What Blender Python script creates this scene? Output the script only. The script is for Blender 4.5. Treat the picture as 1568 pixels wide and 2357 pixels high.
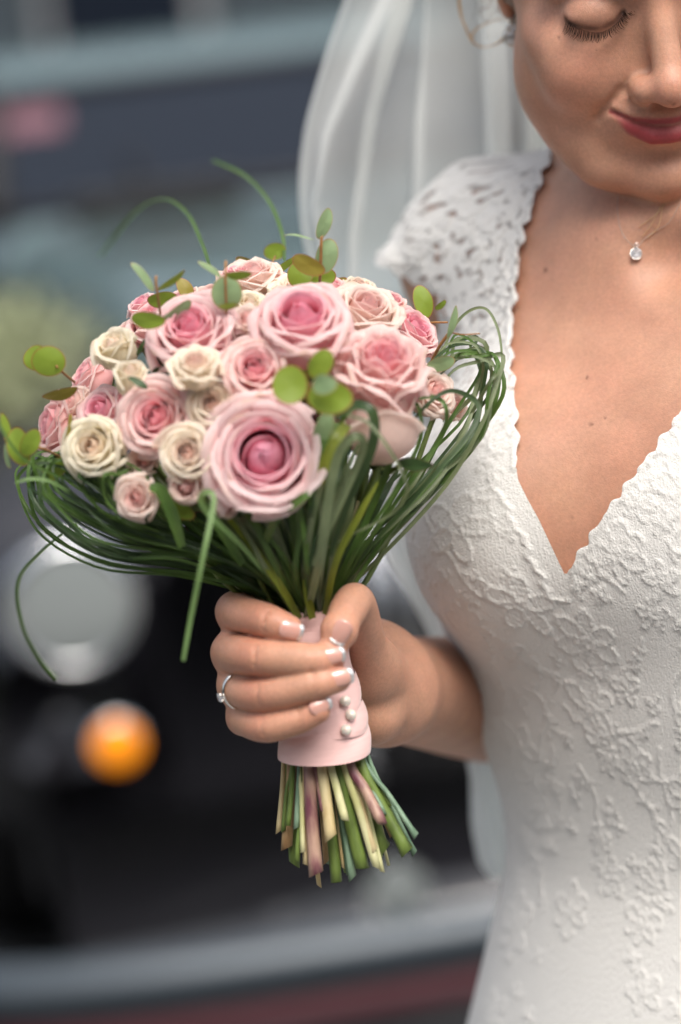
import bpy, bmesh, math, random
import numpy as np
from mathutils import Vector, Matrix

# ------------------------------------------------------------------ scene, camera, sky, sun, exposure
for o in list(bpy.data.objects):
    bpy.data.objects.remove(o)
scene = bpy.context.scene
COL = scene.collection

CAM_Z, PITCH = 1.50, math.radians(11.0)
FOC = 85.0 / 36.0 * 2357.0          # focal length in photo pixels (photo taken as 1568 x 2357)
cam_data = bpy.data.cameras.new("camera")
cam = bpy.data.objects.new("camera", cam_data)
COL.objects.link(cam)
cam.location = (0, 0, CAM_Z)
ROLL = math.radians(7.0)              # the camera is held slightly askew
_f = Vector((0, math.cos(PITCH), -math.sin(PITCH)))
_r0, _u0 = Vector((1, 0, 0)), Vector((0, math.sin(PITCH), math.cos(PITCH)))
_r = _r0 * math.cos(ROLL) - _u0 * math.sin(ROLL)
_u = _u0 * math.cos(ROLL) + _r0 * math.sin(ROLL)
cam.rotation_euler = Matrix((_r, _u, -_f)).transposed().to_euler()
cam_data.sensor_fit = 'VERTICAL'
cam_data.sensor_height = 36.0
cam_data.sensor_width = 24.0
cam_data.lens = 85.0
cam_data.clip_start = 0.05
cam_data.clip_end = 500.0
cam_data.dof.use_dof = True
cam_data.dof.focus_distance = 1.150
cam_data.dof.aperture_fstop = 2.9
scene.camera = cam

SUN_EL, SUN_AZ = math.radians(57), math.radians(22)      # soft sun, high, from the front right
world = bpy.data.worlds.new("World")
scene.world = world
world.use_nodes = True
wn = world.node_tree
bg = wn.nodes["Background"]
sky = wn.nodes.new("ShaderNodeTexSky")
sky.sky_type = 'NISHITA'
sky.sun_disc = False
sky.sun_elevation = SUN_EL
sky.sun_rotation = math.pi - SUN_AZ
sky.air_density = 1.0
sky.dust_density = 6.0
sky.ozone_density = 1.0
hs = wn.nodes.new("ShaderNodeHueSaturation")
hs.inputs["Saturation"].default_value = 0.46
wn.links.new(sky.outputs[0], hs.inputs["Color"])
wn.links.new(hs.outputs[0], bg.inputs[0])
bg.inputs[1].default_value = 0.15

sun_d = bpy.data.lights.new("sun", 'SUN')
sun_d.energy = 1.15
sun_d.angle = math.radians(32)
sun_d.color = (1.0, 0.93, 0.84)
sun = bpy.data.objects.new("sun", sun_d)
COL.objects.link(sun)
sdir = Vector((math.sin(SUN_AZ) * math.cos(SUN_EL), -math.cos(SUN_AZ) * math.cos(SUN_EL), math.sin(SUN_EL)))
sun.rotation_euler = sdir.to_track_quat('Z', 'Y').to_euler()

vs = scene.view_settings
vs.view_transform = 'Standard'
vs.look = 'None'
vs.gamma = 1.0
vs.exposure = 0.68
scene.cycles.use_denoising = True
scene.cycles.max_bounces = 10
scene.cycles.transparent_max_bounces = 24

# ------------------------------------------------------------------ helpers
rnd = random.Random(7)
RNG = np.random.default_rng(7)
AXES = np.array([_r, _f, _u])          # foreground frame: right, away, up

def P(px, py, d):
    """a photo pixel at a depth, in metres in the tilted foreground frame (right, away, up)"""
    return np.array([(px - 784.0) / FOC * d, d, -(py - 1178.5) / FOC * d])

def S(d):
    return FOC / d                   # photo pixels per metre at that depth

def proj(v):
    """foreground frame -> photo pixels"""
    v = np.asarray(v)
    return 784.0 + v[..., 0] / v[..., 1] * FOC, 1178.5 - v[..., 2] / v[..., 1] * FOC

def toW(v):
    return np.asarray(v, dtype=np.float64) @ AXES + np.array([0, 0, CAM_Z])

def mesh_from(name, verts, faces, smooth=True, colors=None, attrs=None, uv=None):
    """verts (N,3) array; faces: (M,4)/(M,3) int array or list of tuples"""
    me = bpy.data.meshes.new(name)
    verts = np.asarray(verts, dtype=np.float32)
    if isinstance(faces, np.ndarray):
        M, k = faces.shape
        me.vertices.add(len(verts))
        me.vertices.foreach_set("co", verts.ravel())
        me.loops.add(M * k)
        me.loops.foreach_set("vertex_index", faces.astype(np.int32).ravel())
        me.polygons.add(M)
        me.polygons.foreach_set("loop_start", np.arange(0, M * k, k, dtype=np.int32))
        me.polygons.foreach_set("loop_total", np.full(M, k, dtype=np.int32))
        me.update(calc_edges=True)
    else:
        me.from_pydata(verts.tolist(), [], [tuple(f) for f in faces])
    if smooth:
        me.polygons.foreach_set("use_smooth", np.ones(len(me.polygons), dtype=bool))
    if colors is not None:
        a = me.color_attributes.new("Col", 'FLOAT_COLOR', 'POINT')
        c = np.ones((len(verts), 4), dtype=np.float32)
        c[:, :3] = colors
        a.data.foreach_set("color", c.ravel())
    for k, v in (attrs or {}).items():
        a = me.attributes.new(k, 'FLOAT', 'POINT')
        a.data.foreach_set("value", np.asarray(v, dtype=np.float32))
    me.update()
    return me

def wmat(o):
    m = Matrix.LocRotScale(o.location, o.rotation_euler, o.scale)
    return wmat(o.parent) @ o.matrix_parent_inverse @ m if o.parent else m

def obj(name, me, mat=None, parent=None):
    """one mesh object; its vertices are given in world space, also when it has a parent"""
    o = bpy.data.objects.new(name, me)
    COL.objects.link(o)
    if mat is not None and me is not None and len(me.materials) == 0:
        me.materials.append(mat)
    if parent is not None:
        o.parent = parent
        o.matrix_parent_inverse = wmat(parent).inverted()
    return o

def empty(name, loc):
    o = bpy.data.objects.new(name, None)
    o.empty_display_size = 0.05
    COL.objects.link(o)
    o.location = loc
    return o

def tag(o, label=None, cat=None, group=None, kind=None):
    if label: o["label"] = label
    if cat: o["category"] = cat
    if group: o["group"] = group
    if kind: o["kind"] = kind
    return o

# ---- materials
def new_mat(name):
    m = bpy.data.materials.new(name)
    m.use_nodes = True
    nt = m.node_tree
    return m, nt, nt.nodes["Principled BSDF"], nt.nodes["Material Output"]

def N(nt, kind, **kw):
    n = nt.nodes.new(kind)
    for k, v in kw.items():
        if k in n.inputs:
            n.inputs[k].default_value = v
        else:
            setattr(n, k, v)
    return n

def noise_bump(nt, b, scale, strength, dist, detail=3, coord='Object', rough=0.5):
    tc = N(nt, "ShaderNodeTexCoord")
    nz = N(nt, "ShaderNodeTexNoise", Scale=scale, Detail=detail, Roughness=rough)
    nt.links.new(tc.outputs[coord], nz.inputs["Vector"])
    bp = N(nt, "ShaderNodeBump", Strength=strength, Distance=dist)
    nt.links.new(nz.outputs[0], bp.inputs["Height"])
    nt.links.new(bp.outputs[0], b.inputs["Normal"])
    return nz, bp

def simple_mat(name, col, rough=0.5, metal=0.0, var=0.0, vscale=20, bump=0.0, bscale=50, **kw):
    m, nt, b, out = new_mat(name)
    b.inputs["Base Color"].default_value = (*col, 1)
    b.inputs["Roughness"].default_value = rough
    b.inputs["Metallic"].default_value = metal
    for k, v in kw.items():
        b.inputs[k].default_value = v
    if var > 0:
        tc = N(nt, "ShaderNodeTexCoord")
        nz = N(nt, "ShaderNodeTexNoise", Scale=vscale, Detail=4)
        nt.links.new(tc.outputs["Object"], nz.inputs["Vector"])
        mr = N(nt, "ShaderNodeMapRange")
        mr.inputs[1].default_value, mr.inputs[2].default_value = 0.3, 0.7
        mr.inputs[3].default_value, mr.inputs[4].default_value = 1 - var, 1 + var
        nt.links.new(nz.outputs[0], mr.inputs[0])
        mx = N(nt, "ShaderNodeMix", data_type='RGBA', blend_type='MULTIPLY')
        mx.inputs[0].default_value = 1.0
        mx.inputs[6].default_value = (*col, 1)
        nt.links.new(mr.outputs[0], mx.inputs[7])
        nt.links.new(mx.outputs[2], b.inputs["Base Color"])
    if bump > 0:
        noise_bump(nt, b, bscale, bump, 0.002)
    return m

# ---- smooth curves
def catmull(pts, n):
    pts = np.asarray(pts, dtype=float)
    p = np.vstack([2 * pts[0] - pts[1], pts, 2 * pts[-1] - pts[-2]])
    k = len(pts) - 1
    out = []
    for s in np.linspace(0, k - 1e-9, n):
        i = int(s); t = s - i
        a, b, c, d = p[i], p[i + 1], p[i + 2], p[i + 3]
        out.append(0.5 * (2 * b + (c - a) * t + (2 * a - 5 * b + 4 * c - d) * t * t + (3 * b - a - 3 * c + d) * t ** 3))
    return np.array(out)

def tube(path, radii, sides=8, cap=True):
    path = np.asarray(path); n = len(path)
    radii = np.broadcast_to(np.asarray(radii, dtype=float), (n,))
    T = np.gradient(path, axis=0); T /= np.linalg.norm(T, axis=1)[:, None] + 1e-12
    up = np.array([0.0, 0, 1]) if abs(T[0][2]) < 0.9 else np.array([1.0, 0, 0])
    u = np.cross(T[0], up); u /= np.linalg.norm(u)
    V, F = [], []
    for i in range(n):
        u = u - T[i] * np.dot(u, T[i]); u /= np.linalg.norm(u) + 1e-12
        w = np.cross(T[i], u)
        for s in range(sides):
            a = 2 * math.pi * s / sides
            V.append(path[i] + radii[i] * (math.cos(a) * u + math.sin(a) * w))
    for i in range(n - 1):
        for s in range(sides):
            F.append((i * sides + s, i * sides + (s + 1) % sides, (i + 1) * sides + (s + 1) % sides, (i + 1) * sides + s))
    if cap:
        F.append(tuple(range(sides - 1, -1, -1)))
        F.append(tuple((n - 1) * sides + s for s in range(sides)))
    return np.array(V), F
# ------------------------------------------------------------------ signed distance sculpting
def smin(a, b, k):
    h = np.clip(0.5 + 0.5 * (b - a) / k, 0, 1)
    return b + (a - b) * h - k * h * (1 - h)

def smax(a, b, k):
    return -smin(-a, -b, k)

def rcone(p, a, b, ra, rb):
    a = np.asarray(a, np.float32); b = np.asarray(b, np.float32)
    ba = b - a
    q = p - a
    t = np.clip((q @ ba) / np.dot(ba, ba), 0, 1)
    d = q - t[:, None] * ba
    return np.sqrt(np.einsum('ij,ij->i', d, d)) - (ra + (rb - ra) * t)

def sphere(p, c, r):
    q = p - np.asarray(c, np.float32)
    return np.sqrt(np.einsum('ij,ij->i', q, q)) - r

def ellip(p, c, r, R=None):
    q = p - np.asarray(c, np.float32)
    if R is not None:
        q = q @ np.asarray(R, np.float32)
    r = np.asarray(r, np.float32)
    k0 = np.sqrt(np.sum((q / r) ** 2, axis=1))
    k1 = np.sqrt(np.sum((q / (r * r)) ** 2, axis=1)) + 1e-9
    return k0 * (k0 - 1.0) / k1

def polyline_sdf(p, pts, rad):
    d = None
    for i in range(len(pts) - 1):
        r0 = rad[i] if hasattr(rad, '__len__') else rad
        r1 = rad[i + 1] if hasattr(rad, '__len__') else rad
        e = rcone(p, pts[i], pts[i + 1], r0, r1)
        d = e if d is None else np.minimum(d, e)
    return d

def extract(f, lo, hi, h, B=6, slack=1.6, project=True):
    """surface nets over a narrow band of the distance function f"""
    lo = np.asarray(lo, float); hi = np.asarray(hi, float)
    nb = np.ceil((hi - lo) / (h * B)).astype(int)
    n = nb * B + 1
    ax = [lo[i] + h * B * (np.arange(nb[i]) + 0.5) for i in range(3)]
    C = np.stack(np.meshgrid(*ax, indexing='ij'), -1).reshape(-1, 3).astype(np.float32)
    dc = np.empty(len(C), np.float32)
    for s in range(0, len(C), 400000):
        dc[s:s + 400000] = f(C[s:s + 400000])
    near = (np.abs(dc) < h * B * 0.87 * slack).reshape(nb)
    inside = (dc < 0).reshape(nb)
    val = np.where(inside, -1.0, 1.0).astype(np.float32)
    val = np.repeat(np.repeat(np.repeat(val, B, 0), B, 1), B, 2)
    G = np.ones(n, np.float32)
    G[:-1, :-1, :-1] = val
    G[-1] = G[-2]; G[:, -1] = G[:, -2]; G[:, :, -1] = G[:, :, -2]
    m = np.zeros(n, bool)
    mm = np.repeat(np.repeat(np.repeat(near, B, 0), B, 1), B, 2)
    for dx in (0, 1):
        for dy in (0, 1):
            for dz in (0, 1):
                m[dx:n[0] - 1 + dx, dy:n[1] - 1 + dy, dz:n[2] - 1 + dz] |= mm
    idx = np.argwhere(m)
    pts = (lo + idx * h).astype(np.float32)
    d = np.empty(len(pts), np.float32)
    for s in range(0, len(pts), 300000):
        d[s:s + 300000] = f(pts[s:s + 300000])
    G[m] = d
    ins = G < 0
    cnt = np.zeros(n - 1, np.uint8)
    for dx in (0, 1):
        for dy in (0, 1):
            for dz in (0, 1):
                cnt += ins[dx:n[0] - 1 + dx, dy:n[1] - 1 + dy, dz:n[2] - 1 + dz]
    act = (cnt > 0) & (cnt < 8) & mm
    cells = np.argwhere(act)
    flat = np.ravel_multi_index(cells.T, n - 1)
    corner = np.array([(a, b, c) for a in (0, 1) for b in (0, 1) for c in (0, 1)])
    cv = np.stack([G[cells[:, 0] + o[0], cells[:, 1] + o[1], cells[:, 2] + o[2]] for o in corner], 1)
    acc = np.zeros((len(cells), 3)); num = np.zeros(len(cells))
    for i in range(8):
        for j in range(i + 1, 8):
            if np.abs(corner[i] - corner[j]).sum() == 1:
                a, b = cv[:, i], cv[:, j]
                x = (a < 0) != (b < 0)
                t = np.where(x, a / np.where(x, a - b, 1), 0)
                acc += np.where(x[:, None], corner[i] + t[:, None] * (corner[j] - corner[i]), 0)
                num += x
    V = lo + h * (cells + acc / num[:, None])
    F = []
    for axis in range(3):
        o = [0, 0, 0]; o[axis] = 1
        A = ins[:n[0] - o[0], :n[1] - o[1], :n[2] - o[2]]
        Bv = ins[o[0]:, o[1]:, o[2]:]
        e = np.argwhere(A != Bv)
        b1, b2 = (axis + 1) % 3, (axis + 2) % 3
        ok = (e[:, b1] > 0) & (e[:, b2] > 0) & (e[:, b1] < n[b1] - 1) & (e[:, b2] < n[b2] - 1)
        e = e[ok]
        sgn = A[e[:, 0], e[:, 1], e[:, 2]]
        q = []
        for (s1, s2) in ((-1, -1), (0, -1), (0, 0), (-1, 0)):
            c = e.copy(); c[:, b1] += s1; c[:, b2] += s2
            q.append(np.ravel_multi_index(c.T, n - 1))
        q = np.stack(q, 1)
        q[~sgn] = q[~sgn][:, ::-1]
        F.append(q)
    F = np.concatenate(F)
    pos = np.searchsorted(flat, F)
    pos = np.clip(pos, 0, len(flat) - 1)
    good = np.all(flat[pos] == F, axis=1)
    F = pos[good]
    if project:
        V = V.astype(np.float32)
        for _ in range(1):
            d, g = grad(f, V, h * 0.5)
            step = np.clip(d, -h, h)
            V = V - step[:, None] * g
    return V, F

def grad(f, V, e):
    V = V.astype(np.float32)
    ds = np.zeros(len(V), np.float32); g = np.zeros((len(V), 3), np.float32)
    for s in range(0, len(V), 300000):
        v = V[s:s + 300000]
        acc = np.zeros((len(v), 3), np.float32); tot = 0
        for k in ((1, -1, -1), (-1, -1, 1), (-1, 1, -1), (1, 1, 1)):
            k = np.array(k, np.float32)
            d = f(v + k * e)
            acc += d[:, None] * k; tot = tot + d
        nn = np.linalg.norm(acc, axis=1) / (4 * e)
        g[s:s + 300000] = acc / (np.linalg.norm(acc, axis=1)[:, None] + 1e-12)
        ds[s:s + 300000] = tot / 4 / np.maximum(nn, 0.3)
    return ds, g

def boxed(p, lo, hi, fn, margin):
    """evaluate fn only near its box, a safe far value elsewhere"""
    lo = np.asarray(lo, np.float32); hi = np.asarray(hi, np.float32)
    q = np.maximum(np.maximum(lo - p, p - hi), 0)
    far = np.sqrt(np.einsum('ij,ij->i', q, q))
    out = far + margin * 0.5
    m = far < margin
    if m.any():
        out[m] = fn(p[m])
    return out
# ------------------------------------------------------------------ the bride's body: one continuous surface
def rot(axis, deg):
    return np.array(Matrix.Rotation(math.radians(deg), 3, axis))

# head: millimetre frame (x to her left, y back, z up), origin between the ears at eye level
HEAD_R = rot('Y', -9) @ rot('Z', 3) @ rot('X', 24)
HEAD_O = np.array([0.14587, 1.25, 0.2766]) * (1.225 / 1.25)          # placed so that lids, mouth and chin land where they are seen
HS = 0.001 * 0.9345 * 1.225 / 1.25
HZ = np.array([1, 1, 0.95], np.float32)

def head_local(p):
    return ((p - HEAD_O.astype(np.float32)) @ HEAD_R.astype(np.float32)) / HS / HZ

def head_world(q):
    return HEAD_O + (HEAD_R @ (np.asarray(q, float) * HZ * HS).T).T

def sdf_head(p):
    q = head_local(p).astype(np.float32)
    x = np.abs(q[:, 0])
    s = np.stack([x, q[:, 1], q[:, 2]], 1)             # mirrored
    d = ellip(q, (0, 2, 38), (72, 92, 80))
    d = smin(d, ellip(q, (0, -32, -22), (57, 56, 66)), 22)
    d = smin(d, ellip(q, (0, -40, -66), (47, 46, 42)), 22)
    d = smin(d, ellip(s, (47, -16, -48), (20, 36, 32)), 22)          # jaw corner
    d = smin(d, ellip(q, (0, -77, -97), (19, 16, 15)), 16)           # chin
    d = smin(d, ellip(s, (23, -58, -92), (21, 21, 15)), 14)           # jaw line
    d = smin(d, ellip(s, (37, -42, -77), (17, 24, 15)), 16)
    d = smin(d, ellip(s, (37, -64, -33), (24, 21, 23)), 14)          # smiling cheek
    d = smin(d, ellip(s, (48, -46, -16), (16, 24, 16)), 14)          # cheekbone
    d = smin(d, ellip(q, (0, -76, -60), (28, 19, 17)), 12)           # mouth mound
    d = smin(d, rcone(s, (8, -86, 17), (52, -66, 20), 7, 6), 12)     # brow ridge
    # eye socket and closed lid
    d = smax(d, -ellip(s, (30, -95, 2), (17, 13, 12)), 10)
    d = smin(d, ellip(s, (31, -72.5, 0), (17, 13.5, 12.5)), 4)
    lid = [(15, -80, 3), (22, -84.5, -4), (31, -86, -7.5), (40, -83, -5.5), (47, -75, -1)]
    d = smax(d, -(polyline_sdf(s, lid, 0.9)), 1.6)
    crease = [(17, -82, 8), (24, -86, 6.0), (32, -87.5, 5), (41, -84, 5), (48, -76, 4)]
    d = smax(d, -(polyline_sdf(s, crease, 0.6)), 2.2)
    # nose
    n = rcone(q, (0, -84, 8), (0, -101, -34), 6.5, 8.5)
    n = smin(n, sphere(q, (0, -105, -41), 9.6), 7)
    n = smin(n, ellip(s, (12.0, -95.0, -42), (7.4, 9.5, 7.4)), 7)
    d = smin(d, n, 8)
    d = smax(d, -ellip(s, (6.5, -99, -49.5), (3.4, 5.5, 3.0)), 2.5)
    ala = [(19.5, -86, -36), (21, -87, -42), (17, -89, -48)]
    d = smax(d, -polyline_sdf(s, ala, 0.2), 3.0)
    # nasolabial fold
    fold = [(23, -86, -42), (30, -82, -50), (35, -76, -58)]
    d = smax(d, -polyline_sdf(s, fold, 0.8), 5)
    # lips, smiling
    up = [(0, -95.5, -58.3), (8, -94.6, -57.2), (18, -90.5, -56), (29, -82, -52.6)]
    lo = [(0, -94.6, -69.5), (9, -93.4, -68.6), (19, -88.5, -63.6), (29, -81.5, -54)]
    d = smin(d, polyline_sdf(s, up, [2.6, 2.7, 2.0, 0.2]), 4)
    d = smin(d, polyline_sdf(s, lo, [5.4, 5.2, 3.8, 1.0]), 4)
    line = [(0, -100, -63.2), (8, -98.8, -62.6), (18, -93.6, -59.6), (28, -85, -54), (32, -81, -51.5)]
    d = smax(d, -polyline_sdf(s, line, [1.3, 1.3, 1.3, 1.5, 1.1]), 1.6)
    d = smax(d, -sphere(s, (33.5, -83, -53), 1.2), 6)
    d = smax(d, -polyline_sdf(s, [(34.5, -82, -52), (36, -80, -57), (35, -79, -63)], 0.2), 5)
    d = smax(d, -ellip(q, (0, -101, -82), (22, 9, 6)), 8)             # fold under the lip
    # ear
    e = ellip(s, (60, 32, 4), (7, 16, 26), rot('Z', 20))
    d = smin(d, e, 5)
    return d * HS

# torso: an axis with sections, turned so that she faces left of the camera
PSI = math.radians(36)
EX = np.array([math.cos(PSI), -math.sin(PSI), 0.0])      # towards her left
FX = np.array([-math.sin(PSI), -math.cos(PSI), 0.0])     # forwards
AX_Y = np.array([300, 600, 900, 1150, 1350, 1600, 1850, 2000, 2150, 2400, 2700], float)
AX_X = np.array([1570, 1570, 1570, 1570, 1585, 1610, 1630, 1640, 1640, 1640, 1640], float)
AX_D = np.array([1.265, 1.265, 1.265, 1.268, 1.275, 1.285, 1.30, 1.31, 1.32, 1.335, 1.355])
EDGE = np.array([1250, 1130, 1045, 1022, 1002, 1092, 1178, 1194, 1152, 1092, 1010], float)
_c = np.array([P(a, b, c) for a, b, c in zip(AX_X, AX_Y, AX_D)])
_L = (AX_X - EDGE) / S(AX_D)
_ratio = np.array([.60, .62, .66, .68, .70, .74, .76, .76, .76, .78, .78])
_A = _L / np.sqrt(math.cos(PSI) ** 2 + (_ratio * math.sin(PSI)) ** 2)
_B = _A * _ratio
_o = np.argsort(_c[:, 2])
_z = _c[_o, 2]
_zd = np.linspace(_z[0], _z[-1], 600)
_gk = np.exp(-np.linspace(-2.5, 2.5, 61) ** 2 / 2); _gk /= _gk.sum()
_tab = {}
def _sm(z, arr):
    # smooth curve through the section table
    k = id(arr)
    if k not in _tab:
        dense = np.interp(_zd, _z, arr[_o])
        _tab[k] = (arr, np.convolve(np.pad(dense, 30, mode='reflect', reflect_type='odd'), _gk, mode='valid'))
    return np.interp(z, _zd, _tab[k][1])
CX_, CY_ = _c[:, 0].copy(), _c[:, 1].copy()

BR = P(1175, 1190, 1.235)     # her right breast (image left)
BL = P(1560, 1150, 1.215)     # her left breast

def sdf_torso(p):
    z = p[:, 2]
    cx, cy = _sm(z, CX_), _sm(z, CY_)
    a, b = _sm(z, _A), _sm(z, _B)
    qx, qy = p[:, 0] - cx, p[:, 1] - cy
    u = qx * EX[0] + qy * EX[1]
    v = qx * FX[0] + qy * FX[1]
    r = np.sqrt((u / a) ** 2 + (v / b) ** 2)
    g = np.sqrt((u / (a * a)) ** 2 + (v / (b * b)) ** 2) + 1e-6
    d = np.where(r > 0.3, r * (r - 1) / g, -0.7 * b)
    top = z - (P(0, 545, 1.2)[2])
    d = smax(d, top.astype(np.float32), 0.07)
    return d.astype(np.float32)

SHO = P(1115, 600, 1.35)
NECKB = P(1560, 640, 1.27)
def sdf_chest(p):
    d = sdf_torso(p)
    # shoulders and trapezius
    d = smin(d, rcone(p, P(1480, 560, 1.275), SHO, 0.052, 0.046), 0.05)
    d = smin(d, rcone(p, P(1530, 420, 1.325), P(1180, 545, 1.345), 0.030, 0.030), 0.03)
    d = smin(d, rcone(p, P(1640, 540, 1.25), P(2000, 640, 1.17), 0.052, 0.046), 0.05)
    # breasts
    d = smin(d, ellip(p, BR, (0.049, 0.052, 0.058)), 0.05)
    d = smin(d, ellip(p, BL, (0.056, 0.052, 0.058)), 0.045)
    return d

def sdf_neck(p):
    d = rcone(p, P(1590, 700, 1.292), P(1580, 150, 1.33), 0.054, 0.050)
    # collar bones
    c = polyline_sdf(p, [P(1490, 603, 1.227), P(1420, 578, 1.224), P(1330, 548, 1.247), P(1230, 530, 1.295)], [.006, .0078, .008, .008])
    return d, c

ARM = [(SHO, .044), (P(1250, 1050, 1.45), .040), (P(1330, 1640, 1.51), .038)]
FORE = [(P(1330, 1650, 1.51), .0385), (P(1190, 1626, 1.435), .0370), (P(1065, 1606, 1.350), .0335), (P(960, 1592, 1.272), .0290), (P(880, 1582, 1.208), .0258)]

FORE_C = catmull(np.array([np.append(a, r) for a, r in FORE]), 49)
def sdf_arm(p):
    d = polyline_sdf(p, [a for a, r in ARM], [r for a, r in ARM])
    f = None
    for a, b in zip(FORE_C[:-1], FORE_C[1:]):
        e = rcone(p, a[:3], b[:3], a[3], b[3])
        f = e if f is None else np.minimum(f, e)
    return smin(d, f, 0.02)

# ---- the gripping hand: joints as (x, y, depth, radius in photo pixels)
FINGERS = {
    'index':  [(600, 1410, 1.180, 46), (543, 1408, 1.128, 45), (614, 1428, 1.100, 41), (665, 1448, 1.095, 34)],
    'middle': [(560, 1500, 1.176, 48), (536, 1503, 1.128, 48), (592, 1512, 1.101, 46), (716, 1520, 1.090, 41), (762, 1513, 1.093, 35)],
    'ring':   [(575, 1575, 1.176, 46), (545, 1580, 1.130, 43), (602, 1600, 1.102, 42), (720, 1577, 1.089, 38), (778, 1563, 1.091, 32)],
    'pinky':  [(600, 1640, 1.172, 42), (562, 1652, 1.130, 39), (612, 1672, 1.104, 39), (685, 1657, 1.095, 35), (733, 1637, 1.092, 29)],
}
THUMB = [(850, 1545, 1.165, 56), (838, 1470, 1.140, 50), (820, 1388, 1.117, 46), (800, 1408, 1.104, 45), (782, 1450, 1.096, 38)]
def jp(j):
    return P(j[0], j[1], j[2]), 0.965 * j[3] / S(j[2])

def smooth_chain(js, per=8):
    a = np.array([np.append(*jp(j)) for j in js])
    return catmull(a, per * (len(js) - 1) + 1)

def chain_sdf(p, js, k=0.004):
    d = None
    for a, b in zip(js[:-1], js[1:]):
        e = rcone(p, a[:3], b[:3], a[3], b[3])
        d = e if d is None else np.minimum(d, e)
    return d

FCH = {k: smooth_chain(v) for k, v in FINGERS.items()}
TCH = smooth_chain(THUMB)

CREASES = []      # short wrinkles across the finger joints, on the skin
for nme, js in FINGERS.items():
    for ji, offs, span in ((2, (-9, -2, 6), .55), (3, (-3, 5), .80)):
        if ji >= len(js) - 1: continue
        (x, y, dd, r) = js[ji]
        for k, o in enumerate(offs):
            pts = []
            for t in (-1, -.5, 0, .5, 1):
                v = t * r * (span - .12 * (k % 2)) + 2 * (k - 1)
                pts.append(P(x + o + 2.0 * (1 - t * t), y + v, dd - math.sqrt(max(0, r * r - v * v)) / S(dd)))
            CREASES.append(pts)
TJ = THUMB[2]
for o in (-8, 0, 8):
    CREASES.append([P(806 + t * 22, 1372 + o + 5 * t * t, TJ[2] - 44 / S(1.11)) for t in (-1, 0, 1)])

def sdf_hand(p):
    # palm, behind the handle
    w = P(880, 1570, 1.205)
    palm = None
    for js in FINGERS.values():
        (pa, ra) = jp(js[0])
        e = rcone(p, pa, w + np.array([-0.008, 0.002, 0.35 * (pa[2] - w[2])]), ra * 0.95, 0.017)
        palm = e if palm is None else smin(palm, e, 0.010)
    palm = smin(palm, rcone(p, P(850, 1640, 1.175), P(700, 1655, 1.172), 0.016, 0.012), 0.015)
    d = palm
    fs = pr = None
    for nme, js in FCH.items():
        f = chain_sdf(p, js[6:], 0.001)
        fs = f if fs is None else smin(fs, f, 0.0008)
        g = chain_sdf(p, js[:9], 0.003)
        pr = g if pr is None else smin(pr, g, 0.008)
    d = smin(d, smin(fs, pr, 0.004), 0.006)
    t = chain_sdf(p, TCH, 0.002)
    t = smin(t, rcone(p, P(850, 1545, 1.165), P(885, 1600, 1.20), 0.0125, 0.020), 0.02)
    c, r = jp(THUMB[4])
    t = smin(t, ellip(p, P(781, 1452, 1.0935), (r * 1.15, r * 0.95, r * 1.2)), 0.004)
    d = smin(d, t, 0.005)
    for pts in CREASES:
        d = smax(d, -polyline_sdf(p, pts, 0.00035), 0.0012)
    return d

HAND_LO, HAND_HI = P(460, 1740, 1.05) , P(930, 1320, 1.05)
HB_LO = np.array([P(455, 0, 1.2)[0], 1.04, P(0, 1760, 1.2)[2]])
HB_HI = np.array([P(930, 0, 1.2)[0], 1.25, P(0, 1310, 1.04)[2]])
HEADB = 0.18

def sdf_armhand(p):
    arm = sdf_arm(p)
    hand = boxed(p, HB_LO, HB_HI, sdf_hand, 0.03)
    return smin(arm, hand, 0.022)

def sdf_trunk(p):
    p = np.asarray(p, np.float32)
    tor = sdf_chest(p)
    nk, cb = sdf_neck(p)
    d = smin(tor, nk, 0.030)
    d = smin(d, cb, 0.017)
    # hollow of the throat and between the breasts
    d = smax(d, -sphere(p, P(1530, 590, 1.185), 0.012), 0.02)
    d = smax(d, -rcone(p, P(1375, 960, 1.132), P(1305, 1330, 1.128), 0.036, 0.042), 0.03)
    return d

def sdf_body(p):
    p = np.asarray(p, np.float32)
    d = sdf_trunk(p)
    h = boxed(p, HEAD_O - HEADB, HEAD_O + HEADB, sdf_head, 0.04)
    d = smin(d, h, 0.004)
    return smin(d, sdf_armhand(p), 0.012)
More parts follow.
